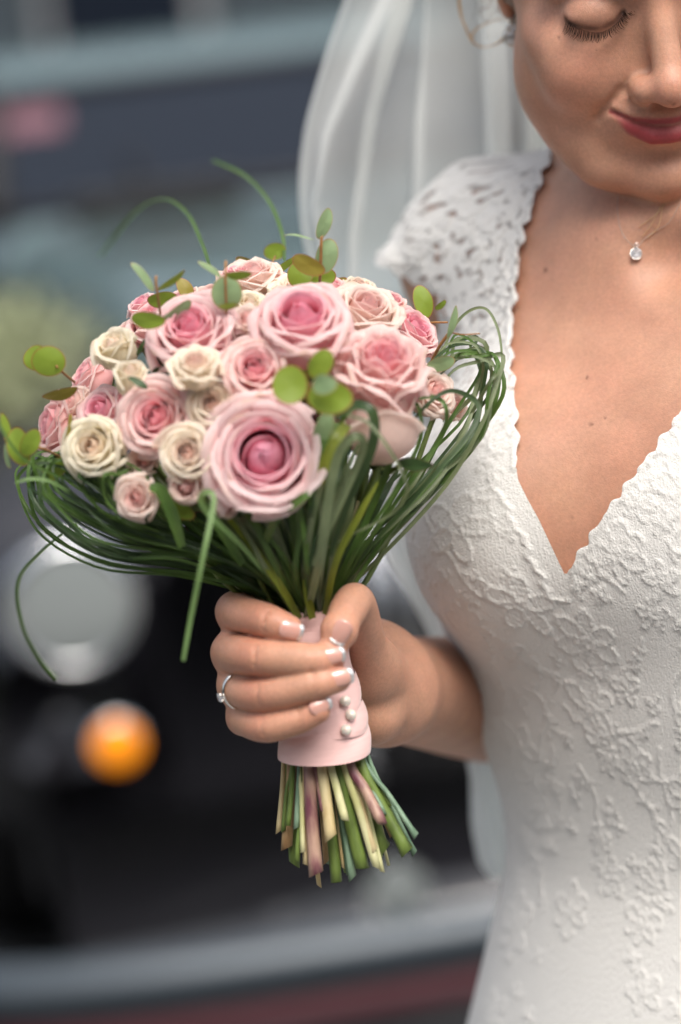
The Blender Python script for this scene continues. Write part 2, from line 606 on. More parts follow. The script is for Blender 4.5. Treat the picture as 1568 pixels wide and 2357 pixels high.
# ------------------------------------------------------------------ skin material
def skin_material():
    m, nt, b, out = new_mat("skin")
    at = N(nt, "ShaderNodeAttribute", attribute_name="Col")
    tc = N(nt, "ShaderNodeTexCoord")
    n1 = N(nt, "ShaderNodeTexNoise", Scale=38.0, Detail=5, Roughness=0.6)
    n2 = N(nt, "ShaderNodeTexNoise", Scale=620.0, Detail=3, Roughness=0.6)
    for n in (n1, n2):
        nt.links.new(tc.outputs["Object"], n.inputs["Vector"])
    r1 = N(nt, "ShaderNodeMapRange"); r1.inputs[1].default_value, r1.inputs[2].default_value = 0.3, 0.7
    r1.inputs[3].default_value, r1.inputs[4].default_value = 0.86, 1.10
    nt.links.new(n1.outputs[0], r1.inputs[0])
    r2 = N(nt, "ShaderNodeMapRange"); r2.inputs[1].default_value, r2.inputs[2].default_value = 0.3, 0.7
    r2.inputs[3].default_value, r2.inputs[4].default_value = 0.90, 1.08
    nt.links.new(n2.outputs[0], r2.inputs[0])
    mu = N(nt, "ShaderNodeMath", operation='MULTIPLY')
    nt.links.new(r1.outputs[0], mu.inputs[0]); nt.links.new(r2.outputs[0], mu.inputs[1])
    mx = N(nt, "ShaderNodeMix", data_type='RGBA', blend_type='MULTIPLY'); mx.inputs[0].default_value = 1
    nt.links.new(at.outputs["Color"], mx.inputs[6]); nt.links.new(mu.outputs[0], mx.inputs[7])
    nt.links.new(mx.outputs[2], b.inputs["Base Color"])
    b.inputs["Roughness"].default_value = 0.46
    b.inputs["Subsurface Weight"].default_value = 0.30
    b.inputs["Subsurface Radius"].default_value = (1.0, 0.35, 0.18)
    b.inputs["Subsurface Scale"].default_value = 0.004
    b.inputs["Specular IOR Level"].default_value = 0.42
    vo = N(nt, "ShaderNodeTexVoronoi", Scale=1500.0)
    nt.links.new(tc.outputs["Object"], vo.inputs["Vector"])
    ad = N(nt, "ShaderNodeMath", operation='ADD')
    nt.links.new(n2.outputs[0], ad.inputs[0]); nt.links.new(vo.outputs[0], ad.inputs[1])
    bp = N(nt, "ShaderNodeBump", Strength=0.2, Distance=0.0004)
    nt.links.new(ad.outputs[0], bp.inputs["Height"])
    nt.links.new(bp.outputs[0], b.inputs["Normal"])
    return m

SKIN = np.array([0.535, 0.292, 0.196])

def sstep(a, b, x):
    t = np.clip((x - a) / (b - a), 0, 1)
    return t * t * (3 - 2 * t)

def skin_colors(V):
    c = np.tile(SKIN, (len(V), 1))
    px, py = proj(V)
    def blend(w, col):
        nonlocal c
        c = c * (1 - w[:, None]) + np.asarray(col) * w[:, None]
    # lips, lids, cheeks in the head frame
    q = head_local(V.astype(np.float32))
    near = (np.abs(q) < 130).all(1)
    s = q.copy(); s[:, 0] = np.abs(s[:, 0])
    up = [(0, -98, -60.4), (8, -97, -59.8), (18, -92, -58.0), (28.5, -83, -53.6)]
    lo = [(0, -97, -69), (9, -96, -68), (19, -90, -63), (28.5, -82.5, -54.3)]
    dl = np.minimum(polyline_sdf(s, up, [2.0, 2.1, 1.6, 0.4]), polyline_sdf(s, lo, [5.6, 5.4, 4.0, 0.8]))
    blend(sstep(1.6, -0.8, dl) * near * (s[:, 1] < -76), (0.30, 0.024, 0.045))
    line = [(0, -98, -63.2), (8, -97, -62.6), (18, -92, -59.6), (28, -84, -54), (33, -81, -52)]
    blend(sstep(1.6, 0.2, polyline_sdf(s, line, 0.4)) * near * 0.75, (0.16, 0.02, 0.02))
    ck = np.exp(-((s[:, 0] - 40) / 18) ** 2 - ((s[:, 2] + 30) / 18) ** 2) * near * (s[:, 1] < -40)
    blend(ck * 0.28, (0.60, 0.22, 0.155))
    nt = np.exp(-(q[:, 0] / 12) ** 2 - ((q[:, 2] + 42) / 12) ** 2) * near * (s[:, 1] < -90)
    blend(nt * 0.25, (0.60, 0.20, 0.15))
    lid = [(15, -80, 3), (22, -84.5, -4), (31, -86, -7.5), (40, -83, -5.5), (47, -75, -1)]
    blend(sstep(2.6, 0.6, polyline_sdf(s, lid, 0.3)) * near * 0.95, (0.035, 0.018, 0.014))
    ld = np.exp(-((s[:, 0] - 31) / 17) ** 2 - ((s[:, 2] - 2) / 9) ** 2) * near * (s[:, 1] < -60)
    blend(ld * 0.50, (0.34, 0.165, 0.12))
    # hand: knuckles and finger ends are redder
    for js in FINGERS.values():
        for j, w in ((js[1], .35), (js[2], .6), (js[-1], .45)):
            cc, r = jp(j)
            d = np.linalg.norm(V - cc, axis=1)
            blend(np.exp(-(d / (r * 1.15)) ** 2) * w, (0.60, 0.20, 0.13))
    cc, r = jp(THUMB[-1]); blend(np.exp(-(np.linalg.norm(V - cc, axis=1) / (r * 1.3)) ** 2) * .3, (0.60, 0.21, 0.14))
    # blotchy redness under the skin
    mot = np.sin(V[:, 0] * 95 + 1.3 * np.sin(V[:, 2] * 70)) * np.sin(V[:, 2] * 83 + 1.1 * np.sin(V[:, 0] * 61 + 2)) * .5 + .5
    mot2 = np.sin(V[:, 0] * 230 + 2.1 * np.sin(V[:, 2] * 190)) * np.sin(V[:, 2] * 260 + 1.7 * np.sin(V[:, 0] * 210)) * .5 + .5
    blend(mot * .16, (0.58, 0.22, 0.15)); blend((1 - mot) * mot2 * .14, (0.60, 0.345, 0.215))
    # moles (photo pixels on the visible skin, small)
    for (mx, my, r, w) in ((1256, 621, 4.5, .85), (1372, 551, 3, .6), (1352, 870, 3.6, .85), (1362, 976, 4, .9), (1392, 963, 2.6, .7), (1205, 632, 5, .25),
                           (1286, 88, 3, .6), (1374, 116, 2.6, .5), (1552, 240, 3, .5), (1318, 1190, 2.4, .4), (1440, 880, 2.2, .35), (1300, 780, 2.2, .3)):
        e = np.hypot(px - mx, py - my)
        blend(sstep(r * 1.5, r * 0.5, e) * w * (V[:, 1] < 1.32), (0.12, 0.045, 0.03))
    return np.clip(c, 0, 1)

MAT_SKIN = skin_material()
GROUND_UNDER = toW(P(1600, 2000, 1.32))
bride = empty("person", (float(GROUND_UNDER[0]), float(GROUND_UNDER[1]), 0.0))
tag(bride, "woman in white lace dress, eyes lowered, smiling, holding the rose bouquet", "person")

XCUT = P(1250, 0, 1.4)[0]
lo = [P(870, 0, 1.35)[0], 1.06, P(0, 1560, 1.25)[2]]
hi = [P(1960, 0, 1.2)[0], 1.48, HEAD_O[2] + 0.135]
V1, F1 = extract(sdf_body, lo, hi, 0.0015)
# keep only what is above the hand window in the first pass: the hand and forearm come at a finer step
lo2 = [HB_LO[0], HB_LO[1], P(0, 1790, 1.3)[2]]
hi2 = [P(1330, 0, 1.45)[0], 1.56, HB_HI[2]]
def sdf_low(p):
    return sdf_armhand(np.asarray(p, np.float32))
V2, F2 = extract(sdf_low, lo2, hi2, 0.0011)
def in_low(V):
    return (V[:, 2] < P(0, 1400, 1.25)[2]) & (sdf_torso(V.astype(np.float32)) > 0.0)
cut = in_low(V1)
F1 = F1[~cut[F1].any(1)]
VB = np.vstack([V1, V2]); FB = np.vstack([F1, F2 + len(V1)])
used = np.unique(FB); remap = np.full(len(VB), -1); remap[used] = np.arange(len(used))
VB = VB[used]; FB = remap[FB]
body = obj("body", mesh_from("body", toW(VB), FB, colors=skin_colors(VB)), MAT_SKIN, bride)

# ---- finger nails, laid on the finger surface
MAT_NAIL = simple_mat("nail_polish", (0.62, 0.34, 0.28), 0.12, **{"Coat Weight": 0.8, "Coat Roughness": 0.05, "Subsurface Weight": 0.1, "Subsurface Scale": 0.002})
MAT_TIP = simple_mat("silver_polish", (0.72, 0.72, 0.72), 0.32, 0.75, var=0.35, vscale=1500)
def drop_on(f, pts, off):
    pts = np.asarray(pts, np.float32)
    for _ in range(6):
        d, g = grad(f, pts, 0.0004)
        pts = pts - ((d - off)[:, None] * g) * 0.9
    return pts
def nail(center, dirpx, length, width, depth, name="fingernail", tilt=0.0):
    """a curved plate with a silver tip; centre, direction and size in photo pixels"""
    dx, dy = dirpx; l = math.hypot(dx, dy); dx, dy = dx / l, dy / l
    c = drop_on(sdf_hand, [P(center[0], center[1], depth - 0.004)], 0.0)[0].astype(float)
    k = 1 / S(c[1])
    D = np.array([dx, tilt, -dy]); D /= np.linalg.norm(D)
    Wd = np.array([-dy, 0, -dx])
    Nn = np.cross(D, Wd); Nn /= np.linalg.norm(Nn)
    if Nn[1] > 0: Nn = -Nn
    Wd = np.cross(Nn, D)
    L2, W2 = length * k / 2, width * k / 2
    R = W2 * 1.12
    def plate(s0, s1, n, m, lift):
        v = []
        for i in range(n):
            s = s0 + (s1 - s0) * i / (n - 1)
            w = math.sqrt(max(0.02, 1 - max(0.0, (-s - 0.45) / 0.55) ** 2)) if s < -0.45 else 1.0 - 0.13 * max(0.0, (s - 0.4) / 0.6) ** 2
            for j in range(m):
                t = (j / (m - 1) * 2 - 1) * w
                a = (s + (1 - t * t) * 0.20 * max(0, s) - 0.06 * max(0, s)) * L2
                ang = t * W2 / R
                v.append(c + D * a + Wd * (R * math.sin(ang)) + Nn * (R * (math.cos(ang) - 1) * 0.85 + lift - 0.0009 * s * s))
        f = [(i * m + j, i * m + j + 1, (i + 1) * m + j + 1, (i + 1) * m + j) for i in range(n - 1) for j in range(m - 1)]
        return np.array(v), np.array(f)
    v, f = plate(-1, 0.80, 12, 11, 0.0006)
    nl = obj(name, mesh_from(name, toW(v), f), MAT_NAIL, body)
    so = nl.modifiers.new("thick", 'SOLIDIFY'); so.thickness = 0.0010; so.offset = 0
    v, f = plate(0.76, 1.06, 7, 11, 0.0008)
    tp = obj("nail_tip", mesh_from("nail_tip", toW(v), f), MAT_TIP, body)
    so = tp.modifiers.new("thick", 'SOLIDIFY'); so.thickness = 0.0012; so.offset = 0
nail((673, 1452), (46, 12), 52, 44, 1.086, tilt=0.22)
nail((776, 1508), (40, -8), 50, 40, 1.086, tilt=0.25)
nail((792, 1559), (44, -12), 54, 42, 1.085, tilt=0.25)
nail((748, 1629), (40, -18), 48, 36, 1.086, tilt=0.25)
nail((788, 1457), (-24, 46), 58, 45, 1.085, "thumbnail", tilt=0.22)

# ---- the hair, pinned up under the veil
def sdf_hair(p):
    q = head_local(np.asarray(p, np.float32)).astype(np.float32)
    d = ellip(q, (0, 6, 40), (77, 97, 86))
    d = smin(d, ellip(q, (0, 92, 30), (48, 34, 44)), 14)
    th = np.arctan2(q[:, 0], q[:, 2] - 20)
    d = d + 0.9 * np.sin(th * 46 + 2.2 * np.sin(q[:, 1] * .045)) + 0.5 * np.sin(th * 101 + q[:, 1] * .03)      # locks
    line = .75 * q[:, 1] + .66 * q[:, 2] + 14 - 10 * np.exp(-((np.abs(q[:, 0]) - 62) / 16) ** 2)
    return smax(d, -line * .8, 5) * HS
VH, FH = extract(sdf_hair, HEAD_O - 0.15, HEAD_O + 0.15, 0.0022, project=False)
MAT_HAIR_CAP = simple_mat("pinned_hair", (0.20, 0.11, 0.06), 0.42, var=.4, vscale=70, bump=.5, bscale=260)
obj("pinned_hair", mesh_from("pinned_hair", toW(VH), FH), MAT_HAIR_CAP, bride)

# ---- eyelashes and fine hair
MAT_LASH = simple_mat("lash", (0.012, 0.008, 0.007), 0.9, **{"Specular IOR Level": 0.05})
MAT_HAIR_D = simple_mat("dark_blonde_hair", (0.16, 0.085, 0.05), 0.42)
MAT_HAIR_B = simple_mat("blonde_hair", (0.62, 0.42, 0.22), 0.38)
def join_tubes(name, items, mat, parent):
    VV, FF, o = [], [], 0
    for path, rad, sd in items:
        v, f = tube(path, rad, sd)
        VV.append(v); FF += [tuple(i + o for i in t) for t in f]; o += len(v)
    return obj(name, mesh_from(name, toW(np.vstack(VV)), FF), mat, parent)
LIDQ = catmull([(15, -80.5, 2.5), (22, -85.5, -4), (31, -87.2, -7.8), (40, -84, -6), (47, -76, -1.5)], 60)
items = []
for i in range(95):
    t = i / 94
    q0 = LIDQ[int(t * 59)] * np.array([-1, 1, 1])
    ln = 3.2 + 2.6 * t + rnd.uniform(-1, 1)
    fan = -(t - 0.35) * 7.5 + rnd.uniform(-.8, .8)
    q1 = q0 + np.array([fan * 0.45, -2.6, -ln * 0.55]); q2 = q0 + np.array([fan + rnd.uniform(-1.2, 1.2), -6.0, -ln * 0.78])
    pts = head_world(np.array([q0, q1, q2]))
    items.append((catmull(pts, 6), np.linspace(0.00016, 0.00004, 6), 4))
lashes = join_tubes("eyelashes", items, MAT_LASH, body)
items = []
for sgn in (-1, 1):
    for i in range(90):
        t = i / 89
        q0 = np.array([sgn * (14 + 40 * t), -92 + 26 * t ** 2, 19 + 7 * math.sin(t * 2.3) + rnd.uniform(-2.5, 2.5) * (1 - .6 * t)])
        q1 = q0 + np.array([sgn * 4.5, 1.0, 2.0 - 3 * t])
        items.append(head_world(np.array([q0, (q0 + q1) / 2, q1])))
items = [(v, np.array([.00018, .00015, .00006]), 4) for v in drop_on(sdf_head, np.vstack(items), 0.0004).reshape(-1, 3, 3)]
join_tubes("eyebrows", items, MAT_HAIR_D, body)
items = []
def hair(pts, d, r=0.00016, wob=0.0):
    pp = [P(x, y, d + rnd.uniform(-.004, .004) + (k * 0.001)) for k, (x, y) in enumerate(pts)]
    c = catmull(pp, 8 * len(pts)) + 0
    items.append((c, np.linspace(r, r * 0.5, len(c)), 5))
# one blonde ringlet beside the ear
for k in range(9):
    j = lambda a: a + rnd.uniform(-3, 3)
    hair([(j(1055), -30), (j(1060), 30), (j(1075), 68), (j(1090), 98), (j(1112), 109), (j(1148), 98), (j(1176), 62), (j(1168), 44), (j(1135), 48), (j(1098), 66), (j(1086), 86), (j(1098), 104), (j(1130), 106), (j(1170), 80), (j(1182), 20), (j(1180), -30)], 1.27, 0.00022)
ring_hair = join_tubes("blonde_ringlet", items, MAT_HAIR_B, bride)
items = []
for k in range(46):
    x = 1100 + 85 * rnd.random() ** 0.6
    hair([(x + rnd.uniform(-10, 10), -50), (x + rnd.uniform(-12, 12), -20), (x + rnd.uniform(-26, 12), rnd.uniform(5, 25)), (x + rnd.uniform(-40, 20), rnd.uniform(20, 60))], 1.28, 0.00013)
for k in range(60):
    x = 1178 + rnd.uniform(-10, 14)
    hair([(x - 8, -60), (x, -20), (x + rnd.uniform(0, 8), 20), (x + rnd.uniform(4, 14), rnd.uniform(35, 60))], 1.262, 0.00025)
wisps = join_tubes("loose_hair", items, MAT_HAIR_D, bride)
items = []
for pts in ([(1540, 440), (1530, 480), (1500, 520), (1478, 545)], [(1545, 440), (1534, 490), (1520, 520), (1490, 548)], [(1560, 470), (1540, 480), (1510, 500), (1470, 523)]):
    pp = [P(x, y, 1.20) for x, y in pts]
    v = drop_on(sdf_trunk, catmull(pp, 24), 0.0012)
    items.append((v, 0.00018, 5))
neck_hair = join_tubes("blonde_neck_hair", items, MAT_HAIR_B, bride)
# ------------------------------------------------------------------ the lace dress
NECK = [(1420, 200), (1330, 290), (1275, 335), (1262, 380), (1245, 420), (1222, 490), (1199, 571), (1193, 631), (1187, 691), (1180, 740), (1180, 830), (1186, 900), (1193, 981), (1193, 1037),
        (1188, 1075), (1193, 1105), (1214, 1148), (1240, 1195), (1270, 1259), (1294, 1310), (1302, 1326), (1325, 1284), (1372, 1212), (1411, 1156),
        (1449, 1105), (1496, 1045), (1539, 985), (1568, 947), (1640, 840), (1720, 640), (1760, 400), (1700, 200)]
def poly_signed(px, py, poly):
    """signed pixel distance, negative inside, and the arc length of the nearest point"""
    best = np.full(len(px), 1e9); arc = np.zeros(len(px)); inside = np.zeros(len(px), bool); s0 = 0.0
    n = len(poly)
    for i in range(n):
        x0, y0 = poly[i]; x1, y1 = poly[(i + 1) % n]
        dx, dy = x1 - x0, y1 - y0; L = math.hypot(dx, dy)
        t = np.clip(((px - x0) * dx + (py - y0) * dy) / (L * L), 0, 1)
        d = np.hypot(px - x0 - t * dx, py - y0 - t * dy)
        m = d < best
        best[m] = d[m]; arc[m] = (s0 + t * L)[m]
        c = ((y0 > py) != (y1 > py)) & (px < (x1 - x0) * (py - y0) / (y1 - y0 + 1e-9) + x0)
        inside ^= c
        s0 += L
    return np.where(inside, -best, best), arc

def sdf_dress(p):
    p = np.asarray(p, np.float32)
    d = sdf_chest(p)
    cap = rcone(p, P(1105, 560, 1.35), P(918, 616, 1.345), 0.041, 0.010)
    d = smin(d, cap, 0.015)
    return d - 0.0030

lo = [P(860, 0, 1.36)[0], 1.08, P(0, 2480, 1.4)[2]]
hi = [P(1800, 0, 1.2)[0], 1.43, P(0, 270, 1.25)[2]]
VD, FD = extract(sdf_dress, lo, hi, 0.0013)

# ---- lace relief in cloth coordinates (metres around and along the body)
def cloth_uv(V):
    z = V[:, 2]
    qx = V[:, 0] - _sm(z, CX_); qy = V[:, 1] - _sm(z, CY_)
    th = np.arctan2(qx * EX[0] + qy * EX[1], qx * FX[0] + qy * FX[1])
    return th * 0.125, z
CU, CV = cloth_uv(VD)
PX, PY = proj(VD)
FRONT = VD[:, 1] < 1.40
lr = random.Random(21)
ELL = []          # petals: u, v, half length, half width, angle, ridge
CORD = []
def flower(u, v, r, n, a0):
    for i in range(n):
        a = a0 + 2 * math.pi * i / n + lr.uniform(-.12, .12)
        L = r * lr.uniform(.42, .55)
        ELL.append((u + math.cos(a) * r * .55, v + math.sin(a) * r * .55, L, L * lr.uniform(.5, .68), a, 1.0))
    ELL.append((u, v, r * .2, r * .2, 0, 1.3))
def spray(u, v, ln, a, k):
    pts = []
    for i in range(k):
        t = i / (k - 1)
        aa = a + 0.7 * math.sin(t * 3 + u * 90)
        if i: u += math.cos(aa) * ln / k; v += math.sin(aa) * ln / k
        pts.append((u, v))
        if i:
            for sgn in (-1, 1):
                b = aa + sgn * lr.uniform(.6, 1.0)
                L = ln / k * lr.uniform(.42, .62)
                ELL.append((u + math.cos(b) * L, v + math.sin(b) * L, L, L * lr.uniform(.35, .55), b, .9))
    CORD.append(pts)
zt = lambda py: P(0, py, 1.22)[2]
placed = []
def free(u, v, r):
    for (a, b, c) in placed:
        if (a - u) ** 2 + (b - v) ** 2 < (r + c) ** 2 * .72: return False
    placed.append((u, v, r)); return True
def want(u, v):
    """how much lace the cloth carries there: dense on the bodice, trailing off into plain net below"""
    py = 1178.5 - v * FOC / 1.22
    if py < 1750: return 1.0
    if py < 2150: return max(0.0, 1 - (py - 1750) / 520) * (0.7 + .5 * math.sin(u * 70 + 1))
    return .24 * (math.sin(u * 55) > .2)
for i in range(4200):
    u, v = lr.uniform(-.30, .30), lr.uniform(zt(2480), zt(300))
    if lr.random() > want(u, v): continue
    if i < 500: r = lr.uniform(.013, .020)
    elif i < 1400: r = lr.uniform(.008, .012)
    else: r = lr.uniform(.004, .007)
    if not free(u, v, r): continue
    if r > .0075 and lr.random() < .62: flower(u, v, r, lr.choice([5, 6, 7]), lr.random() * 6)
    elif r > .0075: spray(u - r * .6, v + r * .6, r * 2.1, lr.uniform(-2.2, -.6), 5)
    else: flower(u, v, r, 4, lr.random() * 6)
for i in range(60):
    u, v = lr.uniform(-.28, .28), lr.uniform(zt(1900), zt(400)); a = lr.uniform(-2.4, -.7); pts = [(u, v)]
    for k in range(16):
        a += lr.uniform(-.55, .55); u += math.cos(a) * .0045; v += math.sin(a) * .0045; pts.append((u, v))
    CORD.append(pts)
H = np.zeros(len(VD)); DEN = np.zeros(len(VD))
order = np.argsort(CV); sv = CV[order]
def around(v, r):
    return order[np.searchsorted(sv, v - r):np.searchsorted(sv, v + r)]
for (u, v, a, b, ang, rg) in ELL:
    ix = around(v, a * 1.3); ix = ix[np.abs(CU[ix] - u) < a * 1.3]
    if not len(ix): continue
    x, y = CU[ix] - u, CV[ix] - v
    s = (x * math.cos(ang) + y * math.sin(ang)) / a; t = (-x * math.sin(ang) + y * math.cos(ang)) / b
    r = np.sqrt(s * s + t * t) * (1 + .06 * np.sin(np.arctan2(t, s) * 9 + u * 999))
    fill = sstep(1.06, .88, r)
    hh = fill * (.30 + .16 * np.sin(s * a * 2 * math.pi / .0026)) + np.exp(-((r - .93) / .13) ** 2) * .62 * rg
    H[ix] = np.maximum(H[ix], hh); DEN[ix] = np.maximum(DEN[ix], sstep(1.12, .95, r))
for pts in CORD:
    for (u0, v0), (u1, v1) in zip(pts[:-1], pts[1:]):
        m = .004
        ix = around((v0 + v1) / 2, abs(v1 - v0) / 2 + m); ix = ix[(CU[ix] > min(u0, u1) - m) & (CU[ix] < max(u0, u1) + m)]
        if not len(ix): continue
        dx, dy = u1 - u0, v1 - v0
        t = np.clip(((CU[ix] - u0) * dx + (CV[ix] - v0) * dy) / (dx * dx + dy * dy), 0, 1)
        d = np.hypot(CU[ix] - u0 - t * dx, CV[ix] - v0 - t * dy)
        H[ix] = np.maximum(H[ix], .75 * np.exp(-(d / .0009) ** 2)); DEN[ix] = np.maximum(DEN[ix], sstep(.0016, .0007, d))
# neckline, scalloped where the lace meets the skin; a plain satin strip along the plunging edge
g, arc = poly_signed(PX, PY, NECK)
lining = (PY > 1085) & (PX < 1312) & (PY < 1400)
scal = np.where(lining, 0.0, 9 * np.abs(np.sin(arc / 21.0)) + 3 * np.sin(arc / 7.3) - 6)
g2 = np.where(FRONT, g + scal, 100.0)
strip = lining * sstep(54, 44, g + 5 * np.sin(PY / 13) + 4 * np.sin(PY / 5)) * FRONT
H *= (1 - strip); DEN = np.maximum(DEN, strip)
rim = np.exp(-((g2 - 8) / 6.0) ** 2) * (1 - lining) * FRONT
H = np.maximum(H, rim * .9); DEN = np.maximum(DEN, sstep(22, 14, g2) * (g2 > 0) * (1 - lining) * FRONT)
edge_l = np.exp(-((g + 5 * np.sin(PY / 13) + 4 * np.sin(PY / 5) - 54) / 7.0) ** 2) * lining * FRONT
H = np.maximum(H, edge_l * 1.0)
# the hem of the cap sleeve
hem = (PX - 880) * 0.55 - (PY - 612)           # below the line is open
hem += 4 * np.sin(PX / 6.0)
sl = (PX < 1010) & (PY < 760)
keep = np.where(sl, hem, 50.0)
gg = np.minimum(g2, keep)
sheer = np.clip(sstep(1050, 880, PY) , 0, 1) * (1 - 0.25 * sstep(1000, 1180, PX))
_, NRM = grad(sdf_dress, VD, 0.0012)
amp = 0.00098 * (1 + 0.6 * sstep(1200, 700, PY))
VD2 = VD + NRM * (H * amp)[:, None]
# clip the triangles against gg = 0
T3 = np.vstack([FD[:, [0, 1, 2]], FD[:, [0, 2, 3]]])
def clip_mesh(V, T, g, extra):
    pos = g > 0
    k = pos[T].sum(1)
    full = T[k == 3]
    newV, newT, newE = [], [], [[] for _ in extra]
    cache = {}
    base = len(V)
    def cutv(i, j):
        key = (i, j) if i < j else (j, i)
        if key not in cache:
            t = g[i] / (g[i] - g[j])
            cache[key] = base + len(newV)
            newV.append(V[i] * (1 - t) + V[j] * t)
            for e, x in zip(newE, extra): e.append(x[i] * (1 - t) + x[j] * t)
        return cache[key]
    for tri in T[(k == 1) | (k == 2)]:
        p = [bool(pos[i]) for i in tri]
        while not (p[0] and (not p[1] or p[1]) and ((p[0] and not p[1] and not p[2]) or (p[0] and p[1] and not p[2]))):
            tri = tri[[1, 2, 0]]; p = p[1:] + p[:1]
        a, b, c = (int(q) for q in tri)
        if not p[1]:
            newT.append((a, cutv(a, b), cutv(a, c)))
        else:
            bc, ac = cutv(b, c), cutv(a, c)
            newT.append((a, b, bc)); newT.append((a, bc, ac))
    V = np.vstack([V, np.array(newV)]) if newV else V
    T = np.vstack([full, np.array(newT, dtype=int)]) if newT else full
    extra = [np.concatenate([x, np.array(e)]) if len(e) else x for x, e in zip(extra, newE)]
    u = np.unique(T); rm = np.full(len(V), -1); rm[u] = np.arange(len(u))
    return V[u], rm[T], [x[u] for x in extra]
VD2, TD, (DEN, sheer, CU, CV, strip) = clip_mesh(VD2, T3, gg, [DEN, sheer, CU, CV, strip])

def lace_material():
    m, nt, b, out = new_mat("white_lace")
    den = N(nt, "ShaderNodeAttribute", attribute_name="density")
    shr = N(nt, "ShaderNodeAttribute", attribute_name="sheer")
    uu = N(nt, "ShaderNodeAttribute", attribute_name="cloth_u")
    vv = N(nt, "ShaderNodeAttribute", attribute_name="cloth_v")
    cx = N(nt, "ShaderNodeCombineXYZ")
    nt.links.new(uu.outputs["Fac"], cx.inputs[0]); nt.links.new(vv.outputs["Fac"], cx.inputs[1])
    mix = N(nt, "ShaderNodeMix", data_type='RGBA')
    mix.inputs[6].default_value = (0.71, 0.705, 0.68, 1)      # net over lining
    mix.inputs[7].default_value = (0.93, 0.91, 0.865, 1)     # thread
    nt.links.new(den.outputs["Fac"], mix.inputs[0])
    nt.links.new(mix.outputs[2], b.inputs["Base Color"])
    b.inputs["Roughness"].default_value = 0.75
    b.inputs["Sheen Weight"].default_value = 0.25
    b.inputs["Specular IOR Level"].default_value = 0.25
    vo = N(nt, "ShaderNodeTexVoronoi", Scale=620.0, feature='DISTANCE_TO_EDGE')
    nz = N(nt, "ShaderNodeTexNoise", Scale=900.0, Detail=2)
    mp = N(nt, "ShaderNodeMapping"); mp.inputs["Scale"].default_value = (1.0, 0.35, 1.0)
    nt.links.new(cx.outputs[0], vo.inputs["Vector"]); nt.links.new(cx.outputs[0], mp.inputs[0]); nt.links.new(mp.outputs[0], nz.inputs["Vector"])
    ad = N(nt, "ShaderNodeMath", operation='SUBTRACT'); nt.links.new(nz.outputs[0], ad.inputs[0]); nt.links.new(vo.outputs[0], ad.inputs[1])
    bp = N(nt, "ShaderNodeBump", Strength=0.5, Distance=0.0008)
    nt.links.new(ad.outputs[0], bp.inputs["Height"]); nt.links.new(bp.outputs[0], b.inputs["Normal"])
    # open net: where the cloth is unlined the skin shows between the threads
    one = N(nt, "ShaderNodeMath", operation='SUBTRACT'); one.inputs[0].default_value = 1.0; nt.links.new(den.outputs["Fac"], one.inputs[1])
    al = N(nt, "ShaderNodeMath", operation='MULTIPLY'); nt.links.new(one.outputs[0], al.inputs[0]); nt.links.new(shr.outputs["Fac"], al.inputs[1])
    al2 = N(nt, "ShaderNodeMath", operation='MULTIPLY'); nt.links.new(al.outputs[0], al2.inputs[0])
    hz = N(nt, "ShaderNodeTexNoise", Scale=170.0, Detail=2); nt.links.new(cx.outputs[0], hz.inputs["Vector"])
    hm = N(nt, "ShaderNodeMapRange"); hm.inputs[1].default_value, hm.inputs[2].default_value, hm.inputs[3].default_value, hm.inputs[4].default_value = 0.56, 0.67, 0.04, 0.90
    nt.links.new(hz.outputs[0], hm.inputs[0]); nt.links.new(hm.outputs[0], al2.inputs[1])
    tr = N(nt, "ShaderNodeBsdfTransparent"); ms = N(nt, "ShaderNodeMixShader")
    nt.links.new(al2.outputs[0], ms.inputs[0]); nt.links.new(b.outputs[0], ms.inputs[1]); nt.links.new(tr.outputs[0], ms.inputs[2])
    nt.links.new(ms.outputs[0], out.inputs[0])
    return m
MAT_LACE = lace_material()
dress = obj("lace_dress", mesh_from("lace_dress", toW(VD2), TD, attrs={"density": DEN, "sheer": sheer, "cloth_u": CU, "cloth_v": CV}), MAT_LACE, bride)
dress["label"] = "white floral lace wedding dress with plunging neckline and cap sleeve"
# ------------------------------------------------------------------ jewellery
MAT_SILVER = simple_mat("white_gold", (0.86, 0.84, 0.80), 0.14, 1.0)
def crystal_mat():
    m, nt, b, out = new_mat("crystal")
    b.inputs["Base Color"].default_value = (0.95, 0.97, 1, 1)
    b.inputs["Roughness"].default_value = 0.02
    b.inputs["IOR"].default_value = 2.0
    b.inputs["Transmission Weight"].default_value = 0.75
    return m
MAT_CRYSTAL = crystal_mat()
def revolve(profile, n=16, axis_o=(0, 0, 0), Z=(0, 0, 1)):
    """profile [(r, h)] turned about the axis Z through axis_o"""
    Z = np.asarray(Z, float); Z /= np.linalg.norm(Z)
    X = np.cross(Z, [0, 1, 0.2]); X /= np.linalg.norm(X); Y = np.cross(Z, X)
    V, F = [], []
    for (r, h) in profile:
        for k in range(n):
            a = 2 * math.pi * k / n
            V.append(np.asarray(axis_o) + Z * h + r * (math.cos(a) * X + math.sin(a) * Y))
    for i in range(len(profile) - 1):
        for k in range(n):
            F.append((i * n + k, i * n + (k + 1) % n, (i + 1) * n + (k + 1) % n, (i + 1) * n + k))
    return np.array(V), F
def brilliant(c, r, Z, name, parent):
    v, f = revolve([(0.0, -0.75 * r), (0.98 * r, -0.05 * r), (r, 0.05 * r), (0.6 * r, 0.38 * r), (0.0, 0.38 * r)], 8, c, Z)
    return obj(name, mesh_from(name, toW(v), f, smooth=False), MAT_CRYSTAL, parent)

